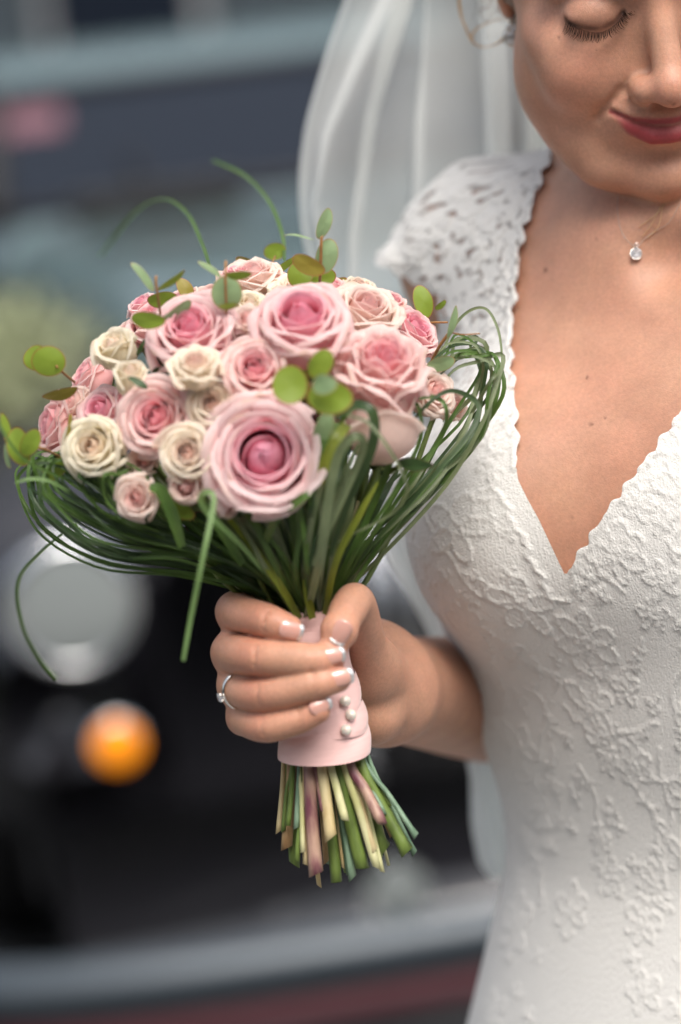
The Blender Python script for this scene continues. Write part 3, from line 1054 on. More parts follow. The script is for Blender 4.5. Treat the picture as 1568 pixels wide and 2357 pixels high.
# ring on the ring finger
ch = FCH['ring']; k0 = 11
c0 = ch[k0, :3]; tan = ch[k0 + 1, :3] - ch[k0 - 1, :3]; tan /= np.linalg.norm(tan)
R0 = ch[k0, 3] + 0.0006
u0 = np.cross(tan, [0, 0, 1.0]); u0 /= np.linalg.norm(u0)
if u0[0] > 0: u0 = -u0
w0 = np.cross(tan, u0)
stone_c = c0 + (R0 + 0.0016) * (u0 * 0.93 - w0 * 0.30 * np.sign(w0[2]))
ring = empty("engagement_ring", tuple(toW(c0)))
tag(ring, "silver solitaire ring on the finger gripping the bouquet", "ring")
V, F = [], []
nr, ns = 48, 8
for i in range(nr):
    a = 2 * math.pi * i / nr
    dr = math.cos(a) * u0 + math.sin(a) * w0
    for j in range(ns):
        b = 2 * math.pi * j / ns
        V.append(c0 + dr * (R0 + 0.0009 * math.cos(b)) + tan * 0.0013 * math.sin(b))
for i in range(nr):
    for j in range(ns):
        F.append((i * ns + j, ((i + 1) % nr) * ns + j, ((i + 1) % nr) * ns + (j + 1) % ns, i * ns + (j + 1) % ns))
obj("band", mesh_from("band", toW(np.array(V)), F), MAT_SILVER, ring)
zs = stone_c - c0; zs /= np.linalg.norm(zs)
brilliant(stone_c + zs * 0.0010, 0.0021, zs, "diamond", ring)
x1 = np.cross(zs, tan); 
for sx in (-1, 1):
    for sy in (-1, 1):
        a = stone_c - zs * 0.0016; b = stone_c + zs * 0.0015 + (x1 * sx + tan * sy) * 0.00155
        v, f = tube(np.array([a, (a + b) / 2 + (x1 * sx + tan * sy) * 0.0005, b]), 0.00035, 6)
        obj("prong", mesh_from("prong", toW(v), f), MAT_SILVER, ring)

# pendant on a clear thread
pc = drop_on(sdf_trunk, [P(1464, 577, 1.19)], 0.0022)[0].astype(float)
neckl = empty("necklace", tuple(toW(pc)))
tag(neckl, "single clear crystal pendant resting at the base of the throat", "necklace")
brilliant(pc, 0.0029, (0.1, -1, 0.15), "crystal", neckl)
v, f = revolve([(0.0027, -0.0003), (0.0031, -0.0003), (0.0031, 0.0003), (0.0027, 0.0003), (0.0027, -0.0003)], 20, pc + np.array([0, 0.0001, 0]), (0.1, -1, 0.15))
obj("setting", mesh_from("setting", toW(v), f), MAT_SILVER, neckl)
bl = pc + np.array([0.0002, 0, 0.0042])
th = np.linspace(0, 2 * math.pi, 14)
v, f = tube(np.stack([bl[0] + 0.0008 * np.cos(th), bl[1] + 0 * th, bl[2] + 0.0011 * np.sin(th)], 1), 0.0003, 6)
obj("bail", mesh_from("bail", toW(v), f), MAT_SILVER, neckl)
MAT_THREAD = simple_mat("clear_thread", (0.75, 0.70, 0.64), 0.2, **{"Transmission Weight": 0.5})
pp = [P(x, y, 1.19) for x, y in ((1352, 352), (1366, 420), (1396, 505), (1430, 548), (1464, 564))]
v = drop_on(sdf_trunk, catmull(pp, 30), 0.0009); v[-1] = bl
vt, f = tube(v, 0.00013, 6); obj("thread", mesh_from("thread", toW(vt), f), MAT_THREAD, neckl)
pp = [P(x, y, 1.19) for x, y in ((1464, 564), (1500, 548), (1540, 505), (1580, 440))]
v = drop_on(sdf_trunk, catmull(pp, 24), 0.0009); v[0] = bl
vt, f = tube(v, 0.00013, 6); obj("thread", mesh_from("thread", toW(vt), f), MAT_THREAD, neckl)

# earring, half hidden by the cheek
ec = P(1188, 82, 1.262)
ear = empty("earring", tuple(toW(ec)))
tag(ear, "silver filigree drop earring hanging beside the cheek", "earring")
V, F = [], []
def wire_ring(c, r, Z, wr):
    Z = np.asarray(Z, float); Z /= np.linalg.norm(Z); X = np.cross(Z, [0.3, 0.2, 1]); X /= np.linalg.norm(X); Y = np.cross(Z, X)
    a = np.linspace(0, 2 * math.pi, 20)
    return tube(np.asarray(c) + r * (np.cos(a)[:, None] * X + np.sin(a)[:, None] * Y), wr, 5)
for k in range(7):
    a = k / 7 * math.pi
    v, f = wire_ring(ec, 0.0066, (math.cos(a), math.sin(a), 0), 0.00035)
    F += [tuple(i + sum(len(q) for q in V) for i in t) for t in f]; V.append(v)
for zz in (-0.004, 0, 0.004):
    v, f = wire_ring(ec + np.array([0, 0, zz]), math.sqrt(0.0066 ** 2 - zz * zz), (0, 0, 1), 0.00035)
    F += [tuple(i + sum(len(q) for q in V) for i in t) for t in f]; V.append(v)
obj("filigree_ball", mesh_from("filigree_ball", toW(np.vstack(V)), F), MAT_SILVER, ear)
brilliant(ec, 0.0045, (-0.3, -1, 0), "crystal", ear)
v, f = tube(np.array([ec + [0, 0, .0066], ec + [0.0005, 0, .012], ec + [0.001, 0.002, .018]]), 0.0005, 6)
obj("hook", mesh_from("hook", toW(v), f), MAT_SILVER, ear)

# ------------------------------------------------------------------ the veil
def veil_material(a0=0.43, a1=0.53):
    m, nt, b, out = new_mat("tulle")
    nt.nodes.remove(b)
    df = N(nt, "ShaderNodeBsdfDiffuse"); df.inputs[0].default_value = (0.95, 0.97, 0.95, 1)
    tl = N(nt, "ShaderNodeBsdfTranslucent"); tl.inputs[0].default_value = (0.95, 0.97, 0.95, 1)
    m1 = N(nt, "ShaderNodeMixShader"); m1.inputs[0].default_value = 0.5
    nt.links.new(df.outputs[0], m1.inputs[1]); nt.links.new(tl.outputs[0], m1.inputs[2])
    tr = N(nt, "ShaderNodeBsdfTransparent"); m2 = N(nt, "ShaderNodeMixShader")
    tc = N(nt, "ShaderNodeTexCoord"); nz = N(nt, "ShaderNodeTexNoise", Scale=9.0, Detail=3)
    nt.links.new(tc.outputs["Object"], nz.inputs["Vector"])
    mr = N(nt, "ShaderNodeMapRange"); mr.inputs[1].default_value, mr.inputs[2].default_value, mr.inputs[3].default_value, mr.inputs[4].default_value = 0.3, 0.7, a0, a1
    nt.links.new(nz.outputs[0], mr.inputs[0]); nt.links.new(mr.outputs[0], m2.inputs[0])
    nt.links.new(tr.outputs[0], m2.inputs[1]); nt.links.new(m1.outputs[0], m2.inputs[2])
    nt.links.new(m2.outputs[0], out.inputs[0])
    return m
MAT_VEIL = veil_material()
MAT_VEIL2 = veil_material(.66, .80)      # doubled tulle
VY = [-80, 0, 84, 190, 292, 383, 440, 529, 583, 700, 900, 1100, 1230, 1300, 1440, 1600, 1765, 1900, 1985, 2024]
VX = [826, 794, 763, 730, 701, 689, 687, 693, 704, 735, 790, 838, 868, 895, 978, 1050, 1082, 1084, 1100, 1128]
def fold_x(y, ys, xs): return float(np.interp(y, ys, xs))
rows = []
ysamp = np.concatenate([np.arange(-460, -80, 20), np.arange(-80, 700, 12), np.arange(700, 2024, 16), [2024]])
for y in ysamp:
    xl = float(np.mean([np.interp(y + k, VY, VX) for k in (-30, -15, 0, 15, 30)])) if y < 1960 else float(np.interp(y, VY, VX))
    f1 = fold_x(y, [-80, 0, 155, 310, 480, 700, 1100, 1440, 2024], [925, 887, 815, 752, 722, 770, 880, 1010, 1140])
    f2 = fold_x(y, [-80, 0, 255, 547, 700, 900, 1100, 1440, 2024], [955, 930, 857, 814, 812, 850, 910, 1050, 1150])
    f3 = fold_x(y, [-80, 0, 300, 600, 900, 1440, 2024], [990, 985, 966, 960, 970, 1085, 1165])
    f4 = fold_x(y, [-80, 0, 400, 900, 1440, 2024], [1128, 1132, 1146, 1150, 1150, 1180])
    w1 = fold_x(y, [-80, 0, 310, 430, 700], [46, 40, 24, 3, 12]); w2 = fold_x(y, [-80, 0, 255, 547, 800], [54, 48, 34, 20, 18])
    w3 = fold_x(y, [-80, 150, 300, 600], [6, 8, 24, 26]); w4 = fold_x(y, [-80, 400, 2024], [62, 54, 30])
    seq = [(xl, 0), (xl + 9, -.004), (xl + 3, .002), ((xl + f1) / 2, .005), (f1 + w1 / 2, .002), (f1 - w1 / 2, -.006), ((f1 + f2) / 2, -.004), (f2 + w2 / 2, .002), (f2 - w2 / 2, -.007),
           ((f2 + f3) / 2, 0), (f3 + w3 / 2, .006), (f3 - w3 / 2, -.002), ((f3 + f4) / 2, .004), (f4 + w4 / 2, .008), (f4 - w4 / 2, .0), (f4 + w4 / 2 + 6, -.008), (f4 - w4 / 3, -.014),
           (1240, .004), (1285, .010), (1215, .016), (1300, .022), (1235, .028), (1420, .034)]
    lean = max(0, y - 700) / 1300 * 0.06
    d0 = 1.395 + lean
    up = max(0.0, (-80 - y) / 380.0)
    seq = [(x + (1440 - x) * min(1, .85 * up ** 1.4), dd * (1 - .6 * up)) for x, dd in seq]
    d0 -= .075 * up ** 1.5
    pts = [P(x, y, d0 + dd * 1.6 + 0.012 * math.sin(y / 260.0 + k * .7)) for k, (x, dd) in enumerate(seq)]
    rows.append(catmull(pts, 92))
VV = np.concatenate(rows); nc = 92
FF = np.array([(i * nc + j, i * nc + j + 1, (i + 1) * nc + j + 1, (i + 1) * nc + j) for i in range(len(rows) - 1) for j in range(nc - 1)])
veil = obj("bridal_veil", mesh_from("bridal_veil", toW(VV), FF), MAT_VEIL, bride)
veil["label"] = "sheer white tulle veil falling in soft folds behind the shoulder"
# a second, more gathered layer close behind the head
rows = []
for y in np.arange(-80, 760, 20):
    seq = []
    for k in range(15):
        x = 1195 + k * 13 + (k % 2) * 26 + 10 * math.sin(y / 190 + k)
        seq.append(P(x, y, 1.405 + 0.006 * (k % 2) + 0.01 * math.sin(y / 240 + k * 2)))
    rows.append(catmull(seq, 60))
VV = np.concatenate(rows); nc = 60
FF = np.array([(i * nc + j, i * nc + j + 1, (i + 1) * nc + j + 1, (i + 1) * nc + j) for i in range(len(rows) - 1) for j in range(nc - 1)])
v2 = obj("veil_under_layer", mesh_from("veil_under_layer", toW(VV), FF), MAT_VEIL2, veil)

# gathered tail of the veil below the arm
rows = []
for y in np.arange(1150, 2030, 20):
    xl = float(np.interp(y, VY, VX)) + 8
    seq = []
    for k in range(11):
        x = xl + k * 9 + (k % 2) * 24 + 6 * math.sin(y / 170 + k)
        seq.append(P(x, y - 8 * (k % 2) * (y > 1990), 1.44 + (y - 700) / 1300 * .06 + 0.006 * (k % 2) + 0.01 * math.sin(y / 240 + k * 2)))
    rows.append(catmull(seq, 44))
VV = np.concatenate(rows); nc = 44
FF = np.array([(i * nc + j, i * nc + j + 1, (i + 1) * nc + j + 1, (i + 1) * nc + j) for i in range(len(rows) - 1) for j in range(nc - 1)])
obj("veil_tail", mesh_from("veil_tail", toW(VV), FF), MAT_VEIL2, veil)
# ------------------------------------------------------------------ the bouquet
BIND = P(715, 1455, 1.142)            # where the stems are bound, inside the hand
bouquet = empty("bouquet", tuple(toW(P(760, 1990, 1.16))))
tag(bouquet, "bridal bouquet of pink and cream roses with looped grass and pink ribbon", "bouquet")

def petal_material(name, translucent=0.52, bump=0.25):
    m, nt, b, out = new_mat(name)
    at = N(nt, "ShaderNodeAttribute", attribute_name="Col")
    tc = N(nt, "ShaderNodeTexCoord")
    nz = N(nt, "ShaderNodeTexNoise", Scale=240.0, Detail=4, Roughness=0.6)
    nt.links.new(tc.outputs["Object"], nz.inputs["Vector"])
    mr = N(nt, "ShaderNodeMapRange"); mr.inputs[1].default_value, mr.inputs[2].default_value, mr.inputs[3].default_value, mr.inputs[4].default_value = 0.3, 0.7, 0.94, 1.05
    nt.links.new(nz.outputs[0], mr.inputs[0])
    mx = N(nt, "ShaderNodeMix", data_type='RGBA', blend_type='MULTIPLY'); mx.inputs[0].default_value = 1
    nt.links.new(at.outputs["Color"], mx.inputs[6]); nt.links.new(mr.outputs[0], mx.inputs[7])
    nt.links.new(mx.outputs[2], b.inputs["Base Color"])
    b.inputs["Roughness"].default_value = 0.62
    b.inputs["Specular IOR Level"].default_value = 0.25
    b.inputs["Sheen Weight"].default_value = 0.15
    n2 = N(nt, "ShaderNodeTexNoise", Scale=700.0, Detail=2)
    nt.links.new(tc.outputs["Object"], n2.inputs["Vector"])
    ax = N(nt, "ShaderNodeAttribute", attribute_name="across")
    k1 = N(nt, "ShaderNodeMath", operation='MULTIPLY_ADD'); k1.inputs[1].default_value = 70.0; nt.links.new(ax.outputs["Fac"], k1.inputs[0])
    kz = N(nt, "ShaderNodeMath", operation='MULTIPLY'); kz.inputs[1].default_value = 9.0; nt.links.new(nz.outputs[0], kz.inputs[0]); nt.links.new(kz.outputs[0], k1.inputs[2])
    sn = N(nt, "ShaderNodeMath", operation='SINE'); nt.links.new(k1.outputs[0], sn.inputs[0])
    sm = N(nt, "ShaderNodeMath", operation='MULTIPLY_ADD'); sm.inputs[1].default_value = .35; nt.links.new(sn.outputs[0], sm.inputs[0]); nt.links.new(n2.outputs[0], sm.inputs[2])
    bp = N(nt, "ShaderNodeBump", Strength=bump, Distance=0.0006)
    nt.links.new(sm.outputs[0], bp.inputs["Height"]); nt.links.new(bp.outputs[0], b.inputs["Normal"])
    tl = N(nt, "ShaderNodeBsdfTranslucent"); nt.links.new(mx.outputs[2], tl.inputs[0])
    ms = N(nt, "ShaderNodeMixShader"); ms.inputs[0].default_value = translucent
    nt.links.new(b.outputs[0], ms.inputs[1]); nt.links.new(tl.outputs[0], ms.inputs[2])
    nt.links.new(ms.outputs[0], out.inputs[0])
    return m
MAT_PETAL = petal_material("rose_petal")

PAL = {   # heart, throat, blade, rim
    'bud':   ((0.94, 0.52, 0.66), (0.93, 0.45, 0.55), (0.95, 0.60, 0.63), (0.96, 0.79, 0.785)),
    'pink':  ((0.93, 0.42, 0.55), (0.94, 0.41, 0.52), (0.95, 0.54, 0.58), (0.96, 0.78, 0.765)),
    'rose':  ((0.93, 0.50, 0.56), (0.94, 0.45, 0.50), (0.95, 0.58, 0.58), (0.96, 0.78, 0.745)),
    'blush': ((0.94, 0.60, 0.58), (0.94, 0.66, 0.61), (0.95, 0.76, 0.69), (0.96, 0.84, 0.77)),
    'cream': ((0.95, 0.70, 0.62), (0.95, 0.76, 0.65), (0.95, 0.86, 0.71), (0.96, 0.89, 0.77)),
    'ivory': ((0.95, 0.77, 0.66), (0.95, 0.85, 0.69), (0.95, 0.89, 0.71), (0.96, 0.91, 0.77)),
}
def lerp3(a, b, t):
    return a * (1 - t) + b * t

def rose(cx, cy, r_px, d, facing, pal='pink', n=22, openness=1.0, seed=0, heart=0.16, depth=1.0, ruff=0.0, curl=1.0, label=None, spin=0.0):
    """one rose: petals wrapped around an axis, from a tight heart to open, rolled outer petals"""
    rr = random.Random(seed * 77 + 5); n = int(n * 1.3)
    C0 = P(cx, cy, d); R = 1.04 * r_px / S(d)
    Z = np.array([facing[0], -facing[2], facing[1]], float); Z /= np.linalg.norm(Z)   # facing = (right, up, towards camera)
    X = np.cross([0.13, 0.05, 1.0] if abs(Z[2]) < .9 else [1.0, 0, 0], Z); X /= np.linalg.norm(X); Y = np.cross(Z, X)
    X, Y = X * math.cos(spin) + Y * math.sin(spin), -X * math.sin(spin) + Y * math.cos(spin)
    cols = [np.array(c) for c in PAL[pal]]
    root = obj("rose", None, None, bouquet) if False else None
    parts = []
    NU, NT = 13, 15
    for i in range(n):
        s = i / (n - 1)
        phi = i * 2.39996 + rr.uniform(-.18, .18)
        rho = heart + (0.90 - heart) * (s ** 1.08) * openness
        top = 0.50 - 0.40 * s ** 1.7 * (0.55 + 0.45 * openness) + rr.uniform(-.03, .03)
        if i < 4: top -= 0.06 * (4 - i) * 0.3
        W = (2.35 - 1.15 * s ** .7) * (0.92 + 0.12 * rr.random())
        W = min(W, 0.62 / max(rho, .05) * 1.55 + .35)
        cu = curl * (0.16 + 1.30 * s ** .9) * rr.uniform(.75, 1.2)          # how far the rim rolls over
        cr = (0.018 + 0.052 * s) * rr.uniform(.85, 1.2)                       # its radius
        wob = [(rr.uniform(0, 6.28), rr.uniform(.6, 1.3)) for _ in range(3)]
        skew = (rr.uniform(.04, .09) + .16 * max(0, 1 - s / .3)) * (1 if i % 7 else -1)
        tint = rr.uniform(-.08, .06); bruise = rr.choice([0, 0, .35, .7]) * min(1, s * 2)
        close = max(0.0, 1 - s / 0.20) * (1.0 if heart >= .2 else .30)
        top += 0.10 * close * (heart / .2)
        base_z = -0.80 * depth
        u = np.linspace(-1, 1, NU)[None, :]; t = np.linspace(0, 1, NT)[:, None]
        # outline: lower shoulders, faint point in the middle
        short = 0.30 * np.abs(u) ** 2.6 + 0.05 * np.abs(u) - ruff * 0.05 * np.sin(u * 7 + wob[0][0])
        roll = cu * (1.0 - 0.35 * np.exp(-(u / .22) ** 2) * (s > .35)) * (1 - 0.25 * np.abs(u) ** 4)
        tt = np.minimum(t / 0.70, 1.0)
        q0 = (0.05 + .03 * s, base_z); q1 = (rho * 1.02 + 0.16, base_z * 0.72)
        q2 = (rho * (1.00 + .42 * close) + 0.07, lerp3(base_z, top, .62 + .25 * close)); q3 = (rho * (1 - 1.07 * close ** .5), top)
        te = tt * (1 - short * np.minimum(1.0, tt * 1.2))
        bz = lambda k: (1 - te) ** 3 * q0[k] + 3 * (1 - te) ** 2 * te * q1[k] + 3 * (1 - te) * te * te * q2[k] + te ** 3 * q3[k]
        dz = lambda k: 3 * (1 - te) ** 2 * (q1[k] - q0[k]) + 6 * (1 - te) * te * (q2[k] - q1[k]) + 3 * te * te * (q3[k] - q2[k])
        rad, z = bz(0), bz(1)
        d0_, d1_ = dz(0), dz(1); ln_ = np.sqrt(d0_ ** 2 + d1_ ** 2) + 1e-9; d0_, d1_ = d0_ / ln_, d1_ / ln_
        n0_, n1_ = d1_, -d0_; fl = np.where(n0_ < 0, -1, 1); n0_, n1_ = n0_ * fl, n1_ * fl
        k_ = np.maximum(0, (t - 0.70) / 0.30); an = np.maximum(k_ * roll * 2.3, 1e-4)
        rc = cr * (1 + 1.2 * s) * 2.1 * k_ / an
        rad = rad + d0_ * rc * np.sin(an) + n0_ * rc * (1 - np.cos(an))
        z = z + d1_ * rc * np.sin(an) + n1_ * rc * (1 - np.cos(an))
        wid = W * (0.40 + 0.60 * np.sin(np.minimum(1.0, tt * 1.08) * math.pi / 2))
        rad = rad * (1 + skew * u + 0.022 * np.sin(u * 3.1 * wob[1][1] + wob[1][0]) * t + ruff * .05 * np.sin(u * 8 + wob[2][0]) * t ** 3)
        az = phi + u * wid * (1 - 0.10 * s)
        rad = rad * (1 + 0.10 * s * (1 / np.maximum(np.cos(u * wid * .45), .55) - 1))      # outer petals flatten
        # blades buckle a little, each in its own way
        z = z + (0.020 * np.sin(u * 4.2 + wob[2][0]) * (0.4 + s) + .018 * s * np.sin(u * 9 * wob[2][1] + wob[0][0] + t * 4)) * t
        pts = C0 + R * ((rad * np.cos(az))[..., None] * X + (rad * np.sin(az))[..., None] * Y + (z + 0 * u)[..., None] * Z)
        # colour: heart deep, rim pale, greenish at the base, a few bruised edges
        c = lerp3(cols[0], cols[1], min(1, s * 3.2)) if s < .31 else lerp3(cols[1], cols[2], min(1, (s - .31) / .4))
        rimc = lerp3(cols[1], cols[3], min(1, .28 + s * 1.4))
        e = (np.minimum(1.0, t / 0.92) ** 2.6 * (0.35 + .65 * min(1, s * 1.6)) + 0 * u)[..., None]
        col = c * (1 - e) + rimc * e
        g_ = (0.35 * np.maximum(0, 1 - t * 3.2) + 0 * u)[..., None]; col = col * (1 - g_) + np.array([.60, .62, .30]) * g_
        b_ = (bruise * np.maximum(0, np.sin(u * 6 * wob[0][1] + wob[1][0])) ** 3 * np.maximum(0, (t - .86) / .14))[..., None]
        col = (col * (1 - b_) + np.array([.62, .42, .22]) * b_) * (1 + tint)
        f = np.array([(a * NU + b, a * NU + b + 1, (a + 1) * NU + b + 1, (a + 1) * NU + b) for a in range(NT - 1) for b in range(NU - 1)])
        acr = np.tile(np.linspace(-1, 1, NU) * W, NT)
        parts.append((s, pts.reshape(-1, 3), f, np.clip(col.reshape(-1, 3), 0, 1), acr))
    k_in = max(3, int(n * 0.22))
    # heart petals are tiny and tight: one piece
    hv = np.vstack([p[1] for p in parts[:k_in]]); hc = np.vstack([p[3] for p in parts[:k_in]])
    hf = np.vstack([p[2] + j * NU * NT for j, p in enumerate(parts[:k_in])])
    root = obj("rose", mesh_from("rose_heart", toW(hv), hf, colors=hc, attrs={"across": np.concatenate([p[4] for p in parts[:k_in]])}), MAT_PETAL, bouquet)
    for (s, v, f, c, ac) in parts[k_in:]:
        obj("petal", mesh_from("petal", toW(v), f, colors=c, attrs={"across": ac}), MAT_PETAL, root)
    if label: root["label"] = label
    ROSES.append((C0 - Z * R * 0.80 * depth, Z, R))
    # calyx
    for k in range(5):
        a = k * 1.2566 + rr.random()
        rad = math.cos(a) * X + math.sin(a) * Y
        B = C0 + R * (-0.80 * depth) * Z
        cl = np.array([B + rad * R * .03, B + rad * R * .30 + Z * R * .02, B + rad * R * .50 + Z * R * .14, B + rad * R * .62 - Z * R * rr.uniform(-.15, .2)])
        cl = catmull(cl, 9)
        side = np.cross(Z, rad)
        w = R * .10 * np.sin(np.linspace(.25, 1, 9) * math.pi)[:, None] ** .8
        vv = np.vstack([cl - side * w, cl + Z * (-.02 * R), cl + side * w])
        ff = np.array([(g * 9 + h, g * 9 + h + 1, (g + 1) * 9 + h + 1, (g + 1) * 9 + h) for g in range(2) for h in range(8)])
        obj("sepal", mesh_from("sepal", toW(vv), ff), MAT_SEPAL, root)
    return root
ROSES = []
MAT_SEPAL = simple_mat("sepal_green", (0.10, 0.15, 0.045), 0.5, var=.25, vscale=120)

# centre x, centre y, radius (photo pixels), depth, facing (right, up, towards camera)
rose(612, 1052, 134, 1.072, (-.06, .10, 1), 'bud', 26, 0.98, 1, heart=.25, depth=.95, curl=1.0, spin=.4, label="large pale pink rose with a closed magenta heart")
rose(697, 748, 112, 1.085, (-.02, .62, .78), 'pink', 20, .96, 2, heart=.22, curl=1.25, depth=1.05)
rose(882, 846, 104, 1.085, (.12, .70, .70), 'rose', 30, .98, 3, heart=.10, depth=2.1, curl=.75, ruff=.8, spin=1.2)
rose(842, 722, 84, 1.125, (.22, .75, .62), 'blush', 22, .95, 4, heart=.14)
rose(945, 770, 74, 1.150, (.62, .62, .50), 'pink', 20, .9, 5, heart=.18)
rose(443, 772, 104, 1.095, (-.18, .58, .80), 'pink', 26, .96, 6, heart=.13, curl=1.1)
rose(590, 852, 80, 1.078, (-.05, .30, .95), 'rose', 22, .92, 7, heart=.12, depth=1.2)
rose(362, 965, 90, 1.085, (-.22, .18, .95), 'rose', 26, .96, 8, heart=.11)
rose(140, 985, 82, 1.135, (-.92, .22, .40), 'rose', 20, .85, 9, heart=.16, depth=1.1)
rose(238, 950, 66, 1.120, (-.45, .45, .75), 'pink', 16, .8, 10, heart=.20, depth=1.1)
rose(992, 905, 62, 1.125, (.62, .25, .75), 'blush', 24, .95, 11, heart=.10, ruff=.8)
rose(580, 650, 78, 1.165, (-.10, .90, .45), 'blush', 22, .9, 12)
rose(487, 700, 68, 1.150, (-.2, .88, .45), 'blush', 20, .9, 13)
rose(352, 745, 66, 1.150, (-.45, .78, .45), 'rose', 20, .9, 14)
rose(210, 870, 62, 1.155, (-.80, .50, .35), 'rose', 18, .9, 15)
rose(268, 805, 62, 1.110, (-.40, .72, .60), 'ivory', 14, .62, 16, heart=.26, depth=1.1, curl=.8)
rose(300, 865, 50, 1.090, (.05, .80, .60), 'ivory', 11, .58, 17, heart=.28, depth=1.35, curl=.8)
rose(452, 846, 60, 1.072, (-.05, .72, .68), 'cream', 20, .95, 18, heart=.12, ruff=.8)
rose(487, 932, 56, 1.078, (-.05, .20, .97), 'cream', 22, .92, 19, heart=.10)
rose(432, 1042, 66, 1.072, (-.10, .08, .99), 'cream', 22, .92, 20, heart=.10)
rose(218, 1030, 76, 1.088, (-.25, .15, .95), 'ivory', 20, .88, 21, heart=.15, depth=1.1, label="ivory spray rose at the edge above the grass loops")
rose(568, 742, 46, 1.100, (-.05, .55, .83), 'blush', 16, .8, 22, heart=.14, depth=1.25)
rose(575, 705, 44, 1.125, (.1, .7, .7), 'ivory', 14, .8, 23, heart=.2)
rose(690, 680, 74, 1.150, (.0, .88, .48), 'cream', 22, .95, 24, ruff=.8)
rose(826, 668, 46, 1.170, (.25, .88, .40), 'cream', 16, .9, 25)
rose(318, 1146, 56, 1.078, (-.30, -.12, .94), 'blush', 18, .85, 26, heart=.14, depth=1.2)
rose(430, 1116, 56, 1.076, (-.12, -.30, .94), 'blush', 12, .62, 27, heart=.24, depth=1.2)
rose(522, 1166, 34, 1.080, (-.02, -.45, .9), 'blush', 10, .6, 28, heart=.24, depth=1.2)
rose(1040, 935, 44, 1.165, (.7, .3, .65), 'blush', 14, .8, 29)
rose(872, 948, 90, 1.086, (.06, .93, .36), 'blush', 7, .95, 30, heart=.60, depth=1.75, curl=.5)
rose(730, 965, 62, 1.120, (.05, .45, .9), 'rose', 16, .85, 31)
rose(300, 770, 50, 1.16, (-.6, .7, .4), 'blush', 14, .85, 32)

# smaller blooms tucked in between
for k, (x, y, r, d, fc, pl, n_) in enumerate(((648, 908, 34, 1.085, (.1, .3, .9), 'blush', 14), (330, 1062, 36, 1.090, (-.2, 0, 1), 'blush', 14), (515, 1010, 36, 1.085, (0, .1, 1), 'rose', 14), (745, 815, 40, 1.100, (.1, .5, .85), 'rose', 16),
        (655, 690, 44, 1.125, (0, .8, .6), 'blush', 16), (515, 775, 40, 1.110, (-.1, .6, .8), 'blush', 16), (405, 705, 46, 1.135, (-.3, .8, .5), 'rose', 16), (175, 930, 44, 1.130, (-.7, .4, .6), 'blush', 14), (660, 830, 50, 1.120, (0, .5, .85), 'pink', 16),
        (505, 870, 46, 1.120, (0, .4, .9), 'rose', 14), (300, 930, 50, 1.120, (-.3, .3, .9), 'pink', 14), (795, 775, 50, 1.125, (.1, .6, .75), 'rose', 16), (770, 900, 48, 1.115, (.1, .4, .9), 'rose', 14), (400, 905, 44, 1.110, (-.1, .3, .95), 'blush', 14),
        (545, 640, 46, 1.165, (-.1, .9, .4), 'pink', 16), (640, 655, 46, 1.165, (0, .9, .4), 'blush', 16), (760, 668, 46, 1.160, (.1, .9, .4), 'rose', 16), (895, 700, 46, 1.160, (.4, .8, .4), 'rose', 16), (330, 705, 40, 1.165, (-.5, .8, .4), 'pink', 14), (430, 690, 44, 1.150, (-.3, .9, .4), 'blush', 14))):
    rose(x, y, r, d, fc, pl, n_, .92, 40 + k, heart=.13 + .03 * (k % 3), curl=.8 + .1 * (k % 5))

# ---- stems: from under each rose through the binding to the cut ends
def stem_mat(name, c1, c2, scale=60):
    m, nt, b, out = new_mat(name)
    tc = N(nt, "ShaderNodeTexCoord"); mp = N(nt, "ShaderNodeMapping"); mp.inputs["Scale"].default_value = (1, 1, .18)
    nz = N(nt, "ShaderNodeTexNoise", Scale=scale * 3, Detail=4)
    nt.links.new(tc.outputs["Object"], mp.inputs[0]); nt.links.new(mp.outputs[0], nz.inputs["Vector"])
    cr = N(nt, "ShaderNodeValToRGB"); cr.color_ramp.elements[0].color = (*c1, 1); cr.color_ramp.elements[1].color = (*c2, 1)
    cr.color_ramp.elements[0].position = .35; cr.color_ramp.elements[1].position = .65
    nt.links.new(nz.outputs[0], cr.inputs[0]); nt.links.new(cr.outputs[0], b.inputs["Base Color"])
    b.inputs["Roughness"].default_value = .5
    bp = N(nt, "ShaderNodeBump", Strength=.3, Distance=.0006); nt.links.new(nz.outputs[0], bp.inputs["Height"]); nt.links.new(bp.outputs[0], b.inputs["Normal"])
    return m
STEM_M = {'green': stem_mat("stem_green", (.07, .11, .02), (.15, .22, .045)), 'cream': stem_mat("stem_cream", (.46, .34, .16), (.62, .53, .30)),
          'purple': stem_mat("stem_purple", (.16, .05, .07), (.42, .27, .20)), 'brown': stem_mat("stem_brown", (.22, .12, .05), (.45, .30, .14)), 'teal': stem_mat("stem_teal", (.08, .15, .09), (.20, .30, .20)),
          'pale': stem_mat("stem_pale", (.45, .45, .20), (.60, .58, .34))}
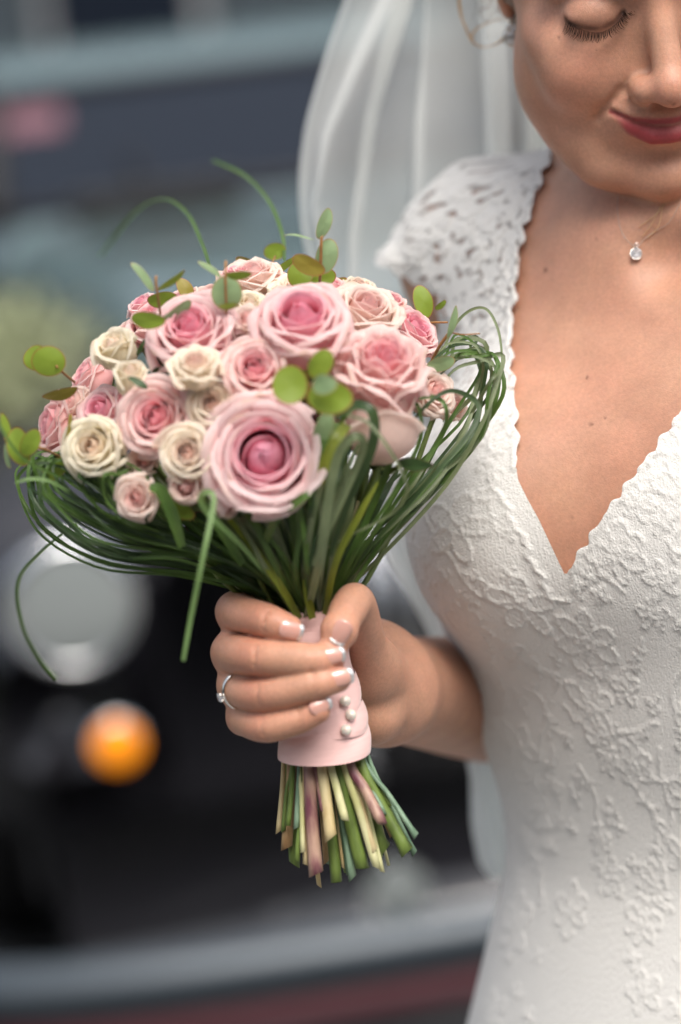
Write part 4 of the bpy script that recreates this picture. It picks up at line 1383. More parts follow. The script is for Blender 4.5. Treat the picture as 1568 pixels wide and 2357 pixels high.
LOWER = [  # top x at the ribbon edge, end x, end y, half width px, depth, colour
    (655, 642, 1915, 9, 1.140, 'cream'), (672, 660, 1952, 16, 1.135, 'brown'), (668, 678, 1990, 15, 1.139, 'green'), (690, 697, 1962, 7, 1.122, 'pale'), (700, 704, 1990, 8, 1.125, 'cream'),
    (712, 728, 2012, 20, 1.122, 'purple'), (738, 762, 1930, 17, 1.118, 'cream'), (740, 775, 2030, 16, 1.130, 'green'), (756, 795, 1888, 12, 1.116, 'pale'), (762, 812, 2022, 11, 1.128, 'teal'),
    (772, 835, 1998, 20, 1.125, 'green'), (785, 868, 1998, 13, 1.120, 'pale'), (796, 880, 1895, 16, 1.114, 'purple'), (805, 885, 1960, 17, 1.132, 'green'),
    (822, 938, 1962, 18, 1.122, 'green'), (832, 958, 1925, 8, 1.116, 'teal'), (845, 955, 1965, 7, 1.127, 'teal'), 
    (690, 735, 2040, 7, 1.146, 'cream'), (720, 800, 2010, 10, 1.150, 'green'), (700, 690, 1940, 10, 1.150, 'green'), (800, 905, 1920, 10, 1.145, 'brown'), (730, 752, 1985, 9, 1.140, 'brown')]
for k in range(24):
    xt = rnd.uniform(670, 842)
    LOWER.append((xt, xt + (xt - 720) * .50 + rnd.uniform(0, 20), rnd.uniform(1850, 2020), rnd.uniform(4, 9), rnd.uniform(1.118, 1.15), rnd.choice(['green', 'cream', 'pale', 'teal', 'brown', 'purple'])))
for k, (xt, xe, ye, w, d, c) in enumerate(LOWER):
    de = d; d = max(d, 1.121 + abs(xt - 748) / 100 * .008)
    top = P(712 + (xt - 745) * .55, 1480, 1.146 + (d - 1.13) * .6)
    path = catmull([top, P(xt, 1735, d), P((xt + xe) / 2 + rnd.uniform(-3, 3), (1735 + ye) / 2, (d + de) / 2), P(xe, ye, de - .001)], 14)
    r = .84 * w / S(d)
    v, f = tube(path, np.linspace(r * .8, r, 14), 9)
    # slanted cut
    v[-9:] += np.array([0, 0, 1.0]) * (rnd.uniform(-1, 1) * (v[-9:, 0] - v[-9:, 0].mean()))[:, None]
    obj("stem", mesh_from("stem", toW(v), f), STEM_M[c], bouquet)
for k, (B, Z, R) in enumerate(ROSES):
    q = BIND + np.array([rnd.uniform(-.010, .010), rnd.uniform(-.008, .008), rnd.uniform(-.004, .010)])
    mid = (B + q) / 2 + np.array([0, 0.004, -.012])
    v, f = tube(catmull([B + Z * R * .15, B - Z * R * .35, mid, q], 14), R * .06 + .0008, 7)
    obj("flower_stem", mesh_from("flower_stem", toW(v), f), STEM_M['green'], bouquet)
# two stout woody stems seen between the grasses
for (x0, y0, x1, y1, w, c) in ((790, 1100, 742, 1400, 13, 'brown'), (700, 1180, 708, 1400, 11, 'pale'), (840, 1110, 757, 1400, 8, 'pale'), (650, 1200, 690, 1400, 9, 'green')):
    v, f = tube(catmull([P(x0, y0, 1.125), P((x0 + x1) / 2 + 3, (y0 + y1) / 2, 1.118), P(x1, y1, 1.125)], 12), w / S(1.12), 8)
    obj("flower_stem", mesh_from("flower_stem", toW(v), f), STEM_M[c], bouquet)

# ---- grass blades
def grass_mat(name, c1, c2, tr=.2, rough=.30):
    m, nt, b, out = new_mat(name)
    at = N(nt, "ShaderNodeAttribute", attribute_name="across")
    al = N(nt, "ShaderNodeAttribute", attribute_name="along")
    wv = N(nt, "ShaderNodeMath", operation='MULTIPLY'); wv.inputs[1].default_value = 22.0; nt.links.new(at.outputs["Fac"], wv.inputs[0])
    sn = N(nt, "ShaderNodeMath", operation='SINE'); nt.links.new(wv.outputs[0], sn.inputs[0])
    tc = N(nt, "ShaderNodeTexCoord"); nz = N(nt, "ShaderNodeTexNoise", Scale=45.0, Detail=3); nt.links.new(tc.outputs["Object"], nz.inputs["Vector"])
    ma = N(nt, "ShaderNodeMath", operation='MULTIPLY_ADD'); ma.inputs[1].default_value = .16; nt.links.new(sn.outputs[0], ma.inputs[0]); nt.links.new(nz.outputs[0], ma.inputs[2])
    mr = N(nt, "ShaderNodeMapRange"); mr.inputs[1].default_value, mr.inputs[2].default_value = .3, .75; nt.links.new(ma.outputs[0], mr.inputs[0])
    mx = N(nt, "ShaderNodeMix", data_type='RGBA'); mx.inputs[6].default_value = (*c1, 1); mx.inputs[7].default_value = (*c2, 1)
    nt.links.new(mr.outputs[0], mx.inputs[0]); nt.links.new(mx.outputs[2], b.inputs["Base Color"])
    b.inputs["Roughness"].default_value = rough
    bp = N(nt, "ShaderNodeBump", Strength=.35, Distance=.0005); nt.links.new(sn.outputs[0], bp.inputs["Height"]); nt.links.new(bp.outputs[0], b.inputs["Normal"])
    tl = N(nt, "ShaderNodeBsdfTranslucent"); tl.inputs[0].default_value = (c2[0] * 1.5, c2[1] * 1.6, c2[2], 1)
    ms = N(nt, "ShaderNodeMixShader"); ms.inputs[0].default_value = tr
    nt.links.new(b.outputs[0], ms.inputs[1]); nt.links.new(tl.outputs[0], ms.inputs[2]); nt.links.new(ms.outputs[0], out.inputs[0])
    return m
G_DARK = grass_mat("grass_dark", (.024, .055, .022), (.07, .12, .045))
G_MID = grass_mat("grass_mid", (.050, .11, .024), (.12, .21, .05))
G_GREY = grass_mat("grass_grey", (.11, .15, .075), (.25, .30, .17))
G_PALE = grass_mat("grass_pale", (.13, .24, .08), (.26, .40, .17), .3)
G_YEL = grass_mat("grass_yellow", (.14, .19, .02), (.28, .32, .05), .3)
def blade(pts, w_px, mat, n=40, taper=(.7, .35), face=None, parent=None, twist=0.0):
    """pts: (x, y, depth); a creased strip swept along the curve"""
    pa = catmull([P(*q) for q in pts], n)
    T = np.gradient(pa, axis=0); T /= np.linalg.norm(T, axis=1)[:, None]
    V, ac, al = [], [], []
    fc = np.array([0.15, -1.0, 0.25]) if face is None else np.asarray(face, float)
    for i in range(n):
        t = i / (n - 1)
        nrm = fc - T[i] * np.dot(fc, T[i]); nrm /= np.linalg.norm(nrm) + 1e-9
        side = np.cross(T[i], nrm)
        tw = twist * math.sin(t * 3.0)
        side, nrm = side * math.cos(tw) + nrm * math.sin(tw), nrm * math.cos(tw) - side * math.sin(tw)
        env = min(1, taper[0] + t * 1.5) * (1 - (1 - taper[1]) * max(0, (t - .6) / .4) ** 1.5)
        w = w_px / S(pa[i][1]) / 2 * env
        for k, (a, dz) in enumerate(((-1, 0), (-.5, -.22), (0, -.34), (.5, -.22), (1, 0))):
            V.append(pa[i] + side * a * w + nrm * dz * w); ac.append(a); al.append(t)
    F = np.array([(i * 5 + k, i * 5 + k + 1, (i + 1) * 5 + k + 1, (i + 1) * 5 + k) for i in range(n - 1) for k in range(4)])
    return obj("grass_blade", mesh_from("grass_blade", toW(np.array(V)), F, attrs={"across": ac, "along": al}), mat, parent or bouquet)
gr = random.Random(33)
def mixpts(A, B, t, j=6, jd=.006):
    out = []
    for (a, b) in zip(A, B):
        out.append((lerp3(a[0], b[0], t) + gr.uniform(-j, j), lerp3(a[1], b[1], t) + gr.uniform(-j, j), lerp3(a[2], b[2], t) + gr.uniform(-jd, jd)))
    return out
def fan(A, B, count, w, mats, j=6, jd=.006, **kw):
    for k in range(count):
        t = (k + gr.uniform(-.3, .3)) / max(1, count - 1)
        p = mixpts(A, B, min(1.03, max(-.03, t)), j, jd)
        blade(p, w * gr.uniform(.75, 1.3), gr.choice(mats), twist=gr.uniform(-.5, .5), **kw)
# long loops sweeping out to the left and curling back over
fan([(690, 1420, 1.14), (600, 1365, 1.125), (430, 1322, 1.115), (230, 1292, 1.12), (95, 1215, 1.13), (48, 1130, 1.135), (62, 1068, 1.13), (130, 1052, 1.12), (215, 1075, 1.11)],
    [(700, 1420, 1.13), (610, 1320, 1.11), (470, 1235, 1.10), (330, 1165, 1.10), (215, 1120, 1.11), (150, 1085, 1.12), (150, 1055, 1.125), (200, 1050, 1.12), (270, 1075, 1.11)],
    24, 8, [G_DARK, G_DARK, G_MID, G_MID], 17, .010)
fan([(695, 1420, 1.13), (590, 1335, 1.115), (400, 1280, 1.11), (220, 1240, 1.105), (110, 1170, 1.10), (80, 1110, 1.098), (110, 1072, 1.098), (190, 1085, 1.098), (245, 1140, 1.10)],
    [(705, 1420, 1.125), (600, 1300, 1.105), (480, 1210, 1.095), (390, 1140, 1.09), (330, 1090, 1.088), (290, 1075, 1.085), (262, 1095, 1.082), (268, 1150, 1.085), (310, 1210, 1.09)],
    15, 9, [G_DARK, G_MID, G_MID], 17)
# fronds that rise from the binding and fill the front, under the roses
fan([(690, 1430, 1.12), (610, 1310, 1.095), (500, 1200, 1.085), (420, 1140, 1.085), (370, 1095, 1.09)],
    [(745, 1430, 1.12), (760, 1300, 1.10), (800, 1180, 1.09), (810, 1120, 1.09), (825, 1090, 1.10)], 34, 12, [G_DARK, G_MID, G_GREY, G_GREY], 14)
fan([(680, 1425, 1.135), (590, 1330, 1.12), (480, 1260, 1.115), (390, 1190, 1.12), (340, 1140, 1.13)],
    [(755, 1425, 1.135), (800, 1300, 1.12), (845, 1210, 1.115), (890, 1130, 1.125), (930, 1080, 1.14)], 28, 19, [G_DARK, G_DARK, G_GREY, G_MID], 14)
fan([(705, 1425, 1.118), (690, 1330, 1.09), (690, 1230, 1.075), (700, 1150, 1.07), (735, 1060, 1.075)],
    [(735, 1425, 1.118), (735, 1320, 1.092), (765, 1190, 1.08), (795, 1090, 1.075), (830, 1010, 1.08)], 13, 11, [G_GREY, G_GREY, G_MID, G_DARK], 12)
# right hand loops
fan([(745, 1420, 1.135), (860, 1275, 1.12), (1000, 1130, 1.125), (1105, 1000, 1.13), (1150, 900, 1.135), (1140, 838, 1.135), (1095, 815, 1.135), (1040, 845, 1.13), (985, 925, 1.12)],
    [(745, 1420, 1.14), (840, 1265, 1.135), (950, 1120, 1.14), (1050, 980, 1.15), (1098, 870, 1.155), (1095, 805, 1.16), (1065, 785, 1.16), (1020, 805, 1.15), (975, 860, 1.14)],
    15, 9, [G_DARK, G_MID, G_MID, G_GREY], 22, .012)
fan([(740, 1420, 1.13), (850, 1260, 1.11), (985, 1110, 1.105), (1080, 1000, 1.105), (1112, 945, 1.105), (1095, 910, 1.105), (1040, 905, 1.10), (970, 960, 1.095), (930, 1040, 1.095)],
    [(740, 1420, 1.13), (800, 1280, 1.105), (870, 1130, 1.095), (905, 1020, 1.09), (890, 945, 1.085), (850, 925, 1.08), (800, 945, 1.078), (760, 1010, 1.08), (735, 1080, 1.085)],
    4, 14, [G_MID, G_DARK, G_MID], 6)
# single blades one can follow
blade([(700, 1420, 1.115), (560, 1260, 1.08), (478, 1180, 1.062), (462, 1145, 1.055), (482, 1132, 1.052), (492, 1160, 1.050), (468, 1280, 1.045), (440, 1420, 1.050), (422, 1521, 1.050)], 13, G_PALE, 56, (.7, .6))
blade([(655, 600, 1.19), (650, 540, 1.235), (620, 465, 1.265), (565, 405, 1.31), (490, 368, 1.34)], 9, G_MID, 36, (.8, .8))
blade([(485, 620, 1.17), (465, 560, 1.22), (430, 490, 1.26), (375, 458, 1.31), (310, 490, 1.35), (230, 590, 1.39)], 9, G_MID, 40, (.8, .6))
blade([(210, 1180, 1.16), (95, 1270, 1.21), (42, 1340, 1.24), (52, 1440, 1.255), (90, 1515, 1.275), (130, 1562, 1.28)], 8, G_MID, 40, (.6, .9))
blade([(1005, 850, 1.15), (1040, 760, 1.155), (1080, 716, 1.155), (1120, 712, 1.15), (1147, 760, 1.145), (1156, 830, 1.14), (1152, 880, 1.135)], 7, G_GREY, 40)
blade([(705, 1425, 1.112), (735, 1290, 1.075), (760, 1130, 1.06), (780, 1045, 1.055), (815, 1005, 1.052), (836, 1020, 1.055), (820, 1075, 1.062), (770, 1190, 1.07), (720, 1300, 1.08)], 22, G_GREY, 56)
blade([(720, 1150, 1.07), (745, 1075, 1.062), (775, 1010, 1.062), (800, 975, 1.068)], 27, G_YEL, 24, (.9, .9))
blade([(690, 1140, 1.075), (725, 1060, 1.066), (755, 1000, 1.066), (775, 970, 1.07)], 30, G_MID, 24, (.9, .9))
blade([(770, 960, 1.066), (815, 932, 1.058), (855, 945, 1.055), (862, 1000, 1.058), (845, 1060, 1.064), (800, 1160, 1.075), (760, 1280, 1.09)], 24, G_DARK, 48)
blade([(800, 955, 1.055), (850, 975, 1.05), (900, 1040, 1.05), (935, 1110, 1.06), (930, 1150, 1.07), (890, 1190, 1.08), (780, 1245, 1.09), (700, 1300, 1.10)], 8, G_GREY, 48)
blade([(745, 1425, 1.115), (775, 1290, 1.09), (830, 1180, 1.08), (870, 1110, 1.08)], 16, G_YEL, 30)
blade([(720, 1425, 1.105), (706, 1350, 1.095), (712, 1260, 1.09), (735, 1190, 1.09)], 18, G_YEL, 24, (.9, .7))
blade([(690, 1425, 1.11), (640, 1340, 1.095), (560, 1230, 1.085), (500, 1160, 1.08)], 18, G_YEL, 24, (.9, .7))
blade([(-10, 955, 1.07), (20, 1015, 1.07), (60, 1060, 1.075), (110, 1085, 1.085), (190, 1120, 1.10)], 7, G_MID, 24)
blade([(36, 1110, 1.07), (70, 1102, 1.068), (110, 1106, 1.07), (160, 1130, 1.08)], 7, G_PALE, 20)
blade([(420, 1260, 1.085), (395, 1180, 1.075), (370, 1130, 1.07), (345, 1120, 1.068)], 30, G_MID, 24, (.6, .6))
blade([(560, 1300, 1.09), (500, 1205, 1.075), (460, 1150, 1.066)], 24, G_MID, 20, (.7, .7))
blade([(610, 1250, 1.085), (640, 1190, 1.068), (690, 1150, 1.06), (720, 1130, 1.06)], 20, G_MID, 20, (.7, .5))

# ---- eucalyptus leaves
def leaf_mat(name, c, edge, tr=.3):
    m, nt, b, out = new_mat(name)
    at = N(nt, "ShaderNodeAttribute", attribute_name="edge")
    tc = N(nt, "ShaderNodeTexCoord"); nz = N(nt, "ShaderNodeTexNoise", Scale=60, Detail=4); nt.links.new(tc.outputs["Object"], nz.inputs["Vector"])
    c2 = N(nt, "ShaderNodeMix", data_type='RGBA'); c2.inputs[6].default_value = (*[x * .78 for x in c], 1); c2.inputs[7].default_value = (*[min(1, x * 1.25) for x in c], 1)
    nt.links.new(nz.outputs[0], c2.inputs[0])
    mr = N(nt, "ShaderNodeMapRange"); mr.inputs[1].default_value, mr.inputs[2].default_value = .90, 1.0; nt.links.new(at.outputs["Fac"], mr.inputs[0])
    mx = N(nt, "ShaderNodeMix", data_type='RGBA'); mx.inputs[7].default_value = (*edge, 1)
    nt.links.new(mr.outputs[0], mx.inputs[0]); nt.links.new(c2.outputs[2], mx.inputs[6]); nt.links.new(mx.outputs[2], b.inputs["Base Color"])
    b.inputs["Roughness"].default_value = .5
    tl = N(nt, "ShaderNodeBsdfTranslucent"); nt.links.new(mx.outputs[2], tl.inputs[0])
    ms = N(nt, "ShaderNodeMixShader"); ms.inputs[0].default_value = tr
    nt.links.new(b.outputs[0], ms.inputs[1]); nt.links.new(tl.outputs[0], ms.inputs[2]); nt.links.new(ms.outputs[0], out.inputs[0])
    return m
L_GREEN = leaf_mat("eucalyptus_green", (.22, .32, .035), (.32, .12, .04))
L_SAGE = leaf_mat("eucalyptus_sage", (.26, .38, .19), (.38, .24, .10))
L_BRONZE = leaf_mat("eucalyptus_bronze", (.28, .24, .035), (.36, .10, .05))
L_DARK = leaf_mat("rose_leaf", (.035, .075, .02), (.14, .04, .03), .15)
MAT_TWIG = simple_mat("red_twig", (.30, .15, .05), .5, var=.3, vscale=200)
def leaf(x, y, d, hl, hw, ang, mat, tilt=0.0, roll=0.0, parent=None, point=0.0):
    """an oval leaf: centre and half sizes in photo pixels, ang measured in the picture, tilted about its length (roll) and its width (tilt)"""
    C0 = P(x, y, d); k = 1 / S(d); a = math.radians(ang)
    A = np.array([math.cos(a), 0, math.sin(a)]); B = np.array([-math.sin(a), 0, math.cos(a)]); Nn = np.array([0, -1.0, 0])
    t, r = math.radians(tilt), math.radians(roll)
    A2 = A * math.cos(t) + Nn * math.sin(t); N2 = Nn * math.cos(t) - A * math.sin(t)
    B2 = B * math.cos(r) + N2 * math.sin(r); N3 = N2 * math.cos(r) - B * math.sin(r)
    V, E = [C0 - N3 * 0], [0.0]
    nr, na = 5, 22
    for i in range(1, nr + 1):
        q = i / nr
        for j in range(na):
            th = 2 * math.pi * j / na
            cu, sv = math.cos(th), math.sin(th)
            shp = 1 - point * .35 * abs(sv) * max(0, cu)
            s, w = q * cu * hl * k, q * sv * hw * k * shp
            bend = .14 * hl * k * (q * cu) ** 2 - .10 * hw * k * (q * sv) ** 2
            V.append(C0 + A2 * s + B2 * w - N3 * bend + N3 * .03 * hl * k * q * math.sin(th * 3 + x)); E.append(q)
    F = [(0, 1 + j, 1 + (j + 1) % na) for j in range(na)]
    for i in range(nr - 1):
        o = 1 + i * na
        F += [(o + j, o + na + j, o + na + (j + 1) % na, o + (j + 1) % na) for j in range(na)]
    return V, F, E, mat
def sprig(label, stems, leaves):
    """a eucalyptus sprig: twigs plus leaves"""
    VV, FF = [], []; o = 0
    for pts, w in stems:
        v, f = tube(catmull([P(*q) for q in pts], 12), w / S(pts[0][2]), 6)
        VV.append(v); FF += [tuple(i + o for i in t) for t in f]; o += len(v)
    root = obj("eucalyptus_sprig", mesh_from("eucalyptus_twig", toW(np.vstack(VV)), FF), MAT_TWIG, bouquet)
    for L in leaves:
        V, F, E, m = leaf(*L)
        obj("leaf", mesh_from("leaf", toW(np.array(V)), F, attrs={"edge": E}), m, root)
    return root
sprig("", [([(172, 880, 1.12), (150, 862, 1.11), (130, 843, 1.10)], 3)], [(112, 832, 1.10, 36, 40, 80, L_GREEN, 10, 10), (84, 824, 1.108, 30, 36, 100, L_GREEN, 0, -30), (138, 908, 1.11, 46, 20, 15, L_BRONZE, 20, 55)])
sprig("", [([(140, 1052, 1.12), (95, 1032, 1.095), (40, 1018, 1.09), (10, 1010, 1.088)], 3)], [(44, 1028, 1.085, 46, 30, -75, L_GREEN, 0, 20), (70, 1020, 1.08, 36, 22, 62, L_GREEN, 10, 20), (14, 985, 1.09, 36, 14, 100, L_GREEN, 0, 55), (16, 1045, 1.09, 34, 12, -85, L_SAGE, 0, 50), (128, 1080, 1.10, 40, 22, 40, L_GREEN, 10, 30), (160, 985, 1.085, 34, 9, 80, L_BRONZE, 0, 55)])
sprig("", [([(372, 740, 1.11), (366, 700, 1.09), (359, 650, 1.085), (360, 635, 1.085)], 3)], [(331, 636, 1.085, 42, 12, 128, L_SAGE, 10, 35), (395, 648, 1.085, 40, 10, 35, L_GREEN, 10, 50), (338, 737, 1.078, 48, 21, -5, L_GREEN, 30, 20), (405, 722, 1.09, 46, 17, 35, L_SAGE, 15, 40), (372, 690, 1.12, 38, 20, 10, L_GREEN, 20, 30)])
sprig("", [([(524, 760, 1.11), (521, 700, 1.085), (519, 640, 1.08), (520, 600, 1.08)], 3)], [(522, 675, 1.085, 40, 36, 90, L_SAGE, 10, 5), (548, 634, 1.078, 36, 12, 0, L_GREEN, 30, 40), (485, 619, 1.085, 34, 10, 145, L_SAGE, 10, 45), (522, 705, 1.075, 36, 9, 5, L_GREEN, 50, 50), (427, 666, 1.13, 30, 18, 120, L_BRONZE, 0, 20)])
sprig("", [([(735, 670, 1.13), (738, 620, 1.115), (740, 555, 1.11), (742, 545, 1.11)], 3.5)], [(747, 515, 1.11, 38, 17, 70, L_SAGE, 5, 25), (690, 543, 1.105, 38, 5, 172, L_SAGE, 10, 60), (752, 590, 1.115, 42, 26, 75, L_SAGE, 5, 10), (708, 610, 1.105, 44, 22, -25, L_BRONZE, 20, 20), (692, 630, 1.125, 34, 30, 60, L_GREEN, 0, 0), (735, 640, 1.135, 40, 24, 10, L_GREEN, 0, 10)])
sprig("", [([(600, 660, 1.17), (620, 620, 1.19), (634, 590, 1.20)], 2.5)], [(633, 579, 1.21, 26, 20, 10, L_GREEN, 0, 10), (568, 606, 1.19, 28, 14, -20, L_BRONZE, 0, 30), (655, 612, 1.175, 36, 10, 30, L_GREEN, 10, 40), (770, 655, 1.17, 32, 14, 20, L_BRONZE, 10, 30)])
sprig("", [([(770, 900, 1.09), (745, 890, 1.06), (712, 884, 1.045)], 3)], [(668, 886, 1.042, 42, 46, 175, L_GREEN, 5, 5), (738, 838, 1.045, 38, 28, 55, L_GREEN, 5, 15), (744, 885, 1.035, 42, 24, -2, L_SAGE, 45, 0), (758, 915, 1.042, 56, 40, -5, L_GREEN, 15, 5), (745, 985, 1.065, 44, 22, 70, L_SAGE, 5, 20)])
sprig("", [([(985, 850, 1.14), (1010, 800, 1.13), (1035, 765, 1.125), (1040, 757, 1.125)], 4), ([(940, 770, 1.16), (980, 745, 1.16), (1030, 742, 1.15)], 2.5), ([(1035, 765, 1.125), (1065, 770, 1.12), (1105, 768, 1.118)], 2)],
      [(974, 694, 1.16, 40, 23, 105, L_GREEN, 0, 10), (1043, 742, 1.12, 40, 11, 75, L_SAGE, 5, 40), (1015, 838, 1.125, 34, 18, 15, L_SAGE, 10, 20), (920, 795, 1.11, 26, 12, -50, L_BRONZE, 10, 30), (1015, 703, 1.18, 16, 8, 40, L_GREEN, 10, 30)])
# dark serrated rose leaves
root = obj("rose_foliage", mesh_from("rose_foliage_stalk", toW(tube(catmull([P(880, 1100, 1.12), P(900, 1085, 1.10), P(920, 1075, 1.09)], 8), .0012, 6)[0]), tube(catmull([P(880, 1100, 1.12), P(900, 1085, 1.10), P(920, 1075, 1.09)], 8), .0012, 6)[1]), STEM_M['green'], bouquet)
for L in ((955, 1070, 1.085, 42, 17, -5, L_DARK, 15, 20, None, 1.2), (880, 1080, 1.10, 30, 14, 170, L_DARK, 10, 10, None, 1.2), (395, 835, 1.09, 40, 10, 35, L_DARK, 10, 40, None, 1.2), (370, 850, 1.10, 30, 20, 100, L_DARK, 0, 0, None, 1.),
          (410, 1170, 1.085, 44, 24, -30, L_GREEN, 10, 10, None, 1), (540, 1110, 1.11, 44, 30, 60, L_DARK, 0, 0, None, 1), (480, 1215, 1.11, 60, 34, -20, L_DARK, 0, 0, None, 1), (360, 1195, 1.12, 60, 30, 170, L_DARK, 0, 0, None, 1),
          (325, 800, 1.10, 22, 6, 65, L_DARK, 0, 20, None, 1.2), (318, 880, 1.075, 26, 10, 150, L_DARK, 0, 20, None, 1.2), (830, 1180, 1.13, 70, 40, 60, L_DARK, 0, 0, None, 1), (600, 1200, 1.125, 80, 40, 100, L_DARK, 0, 0, None, 1), (700, 1190, 1.13, 80, 40, 90, L_DARK, 0, 0, None, 1),
          (500, 1130, 1.13, 80, 50, 20, L_DARK, 0, 0, None, 1), (280, 1100, 1.13, 70, 40, 10, L_DARK, 0, 0, None, 1), (400, 930, 1.13, 60, 40, 90, L_DARK, 0, 0, None, 1), (660, 880, 1.13, 70, 50, 0, L_DARK, 0, 0, None, 1)):
    V, F, E, m = leaf(*L)
    obj("leaf", mesh_from("leaf", toW(np.array(V)), F, attrs={"edge": E}), m, root)

# ---- satin ribbon wrapped round the stems, with three pearl pins
def satin():
    m, nt, b, out = new_mat("pink_satin")
    b.inputs["Base Color"].default_value = (0.84, 0.55, 0.52, 1)
    b.inputs["Roughness"].default_value = .36
    b.inputs["Sheen Weight"].default_value = .4
    b.inputs["Anisotropic"].default_value = .5
    tc = N(nt, "ShaderNodeTexCoord"); mp = N(nt, "ShaderNodeMapping"); mp.inputs["Scale"].default_value = (1, 1, 7)
    nz = N(nt, "ShaderNodeTexNoise", Scale=40, Detail=3); nt.links.new(tc.outputs["Object"], mp.inputs[0]); nt.links.new(mp.outputs[0], nz.inputs["Vector"])
    bp = N(nt, "ShaderNodeBump", Strength=.25, Distance=.002); nt.links.new(nz.outputs[0], bp.inputs["Height"]); nt.links.new(bp.outputs[0], b.inputs["Normal"])
    return m
MAT_SATIN = satin()
def wrap_center(s):
    """axis and radius of the bound handle, s from top (0) to bottom (1)"""
    c = P(713, 1396, 1.127) * (1 - s) + P(748, 1728, 1.130) * s
    return c, (70 + 31 * s ** 1.3) / S(1.132)
def ribbon_turn(s0, s1, slope, off, n=64, m=9, name="ribbon_turn"):
    V = []
    for i in range(m):
        s = s0 + (s1 - s0) * i / (m - 1)
        for j in range(n):
            a = 2 * math.pi * j / n
            ss = s + slope * math.sin(a + .6)
            c, r = wrap_center(ss)
            r = r + off + .0006 * math.sin(a * 3 + i * .5) + .0007 * math.sin(math.pi * i / (m - 1))
            V.append(c + r * (math.cos(a) * np.array([1, 0, 0.10]) + math.sin(a) * np.array([0, 1.0, 0.22])))
    F = np.array([(i * n + j, i * n + (j + 1) % n, (i + 1) * n + (j + 1) % n, (i + 1) * n + j) for i in range(m - 1) for j in range(n)])
    return np.array(V), F
v, f = ribbon_turn(0.0, 1.0, 0, 0.0, m=24)
ribbon = obj("ribbon", mesh_from("ribbon", toW(v), f), MAT_SATIN, bouquet)
ribbon["label"] = "pale pink satin ribbon binding the stems, pinned with pearls"
for (s0, s1, sl, of) in ((-.01, .16, .012, .0010), (.13, .32, .02, .0006), (.50, .72, -.03, .0010), (.66, .86, .035, .0016), (.80, 1.015, .012, .0010)):
    v, f = ribbon_turn(s0, s1, sl, of)
    obj("ribbon_turn", mesh_from("ribbon_turn", toW(v), f), MAT_SATIN, ribbon)
MAT_PEARL = simple_mat("pearl", (0.78, 0.74, 0.66), .16, **{"Coat Weight": .8, "Coat Roughness": .06, "Subsurface Weight": .2, "Subsurface Scale": .002})
for (x, y) in ((795, 1613), (808, 1645), (797, 1680)):
    c, r = wrap_center((y - 1398) / 330)
    px0 = proj(c)[0]
    dx = (x - px0) / S(1.12)
    dd = math.sqrt(max(r * r - dx * dx, 0)) + .003
    cc = P(x, y, c[1] - dd - .001)
    v, f = revolve([(0.0026 * math.sin(t), -.0026 * math.cos(t)) for t in np.linspace(.001, math.pi - .001, 12)], 18, cc, (0, -1, .2))
    obj("pearl", mesh_from("pearl", toW(v), f), MAT_PEARL, ribbon)
# ------------------------------------------------------------------ the street behind
def struct(name, me, mat):
    o = obj(name, me, mat); o["kind"] = "structure"; return o
def box_mesh(name, lo, hi, bevel=0.0):
    bm = bmesh.new()
    bmesh.ops.create_cube(bm, size=1.0)
    for v in bm.verts:
        v.co = Vector([lo[i] + (hi[i] - lo[i]) * (v.co[i] + .5) for i in range(3)])
    if bevel > 0:
        bmesh.ops.bevel(bm, geom=list(bm.edges), offset=bevel, segments=2, affect='EDGES', profile=.6)
    me = bpy.data.meshes.new(name); bm.to_mesh(me); bm.free()
    return me
def asphalt():
    m, nt, b, out = new_mat("asphalt")
    tc = N(nt, "ShaderNodeTexCoord"); n1 = N(nt, "ShaderNodeTexNoise", Scale=1.3, Detail=5); n2 = N(nt, "ShaderNodeTexNoise", Scale=180, Detail=3)
    for n in (n1, n2): nt.links.new(tc.outputs["Object"], n.inputs["Vector"])
    mu = N(nt, "ShaderNodeMath", operation='MULTIPLY'); nt.links.new(n1.outputs[0], mu.inputs[0]); nt.links.new(n2.outputs[0], mu.inputs[1])
    cr = N(nt, "ShaderNodeValToRGB"); cr.color_ramp.elements[0].position = .12; cr.color_ramp.elements[1].position = .45
    cr.color_ramp.elements[0].color = (.010, .011, .013, 1); cr.color_ramp.elements[1].color = (.028, .030, .034, 1)
    nt.links.new(mu.outputs[0], cr.inputs[0]); nt.links.new(cr.outputs[0], b.inputs["Base Color"]); b.inputs["Roughness"].default_value = .8
    bp = N(nt, "ShaderNodeBump", Strength=.4, Distance=.01); nt.links.new(n2.outputs[0], bp.inputs["Height"]); nt.links.new(bp.outputs[0], b.inputs["Normal"])
    return m
G = 300
struct("ground", mesh_from("ground", [(-G, -G, 0), (G, -G, 0), (G, G, 0), (-G, G, 0)], [(0, 1, 2, 3)], smooth=False), asphalt())
MAT_STONE = simple_mat("window_stone", (.20, .21, .22), .7, var=.2, vscale=6, bump=.3, bscale=60)
struct('bounce_pavement', box_mesh('bounce_pavement', (-12, -6.4, .002), (12, 2.75, .10), .02), simple_mat('bounce_paving', (.16, .158, .152), .8, var=.15, vscale=2, bump=.3, bscale=40))  # unseen pale slab, added to bounce light up onto the bride
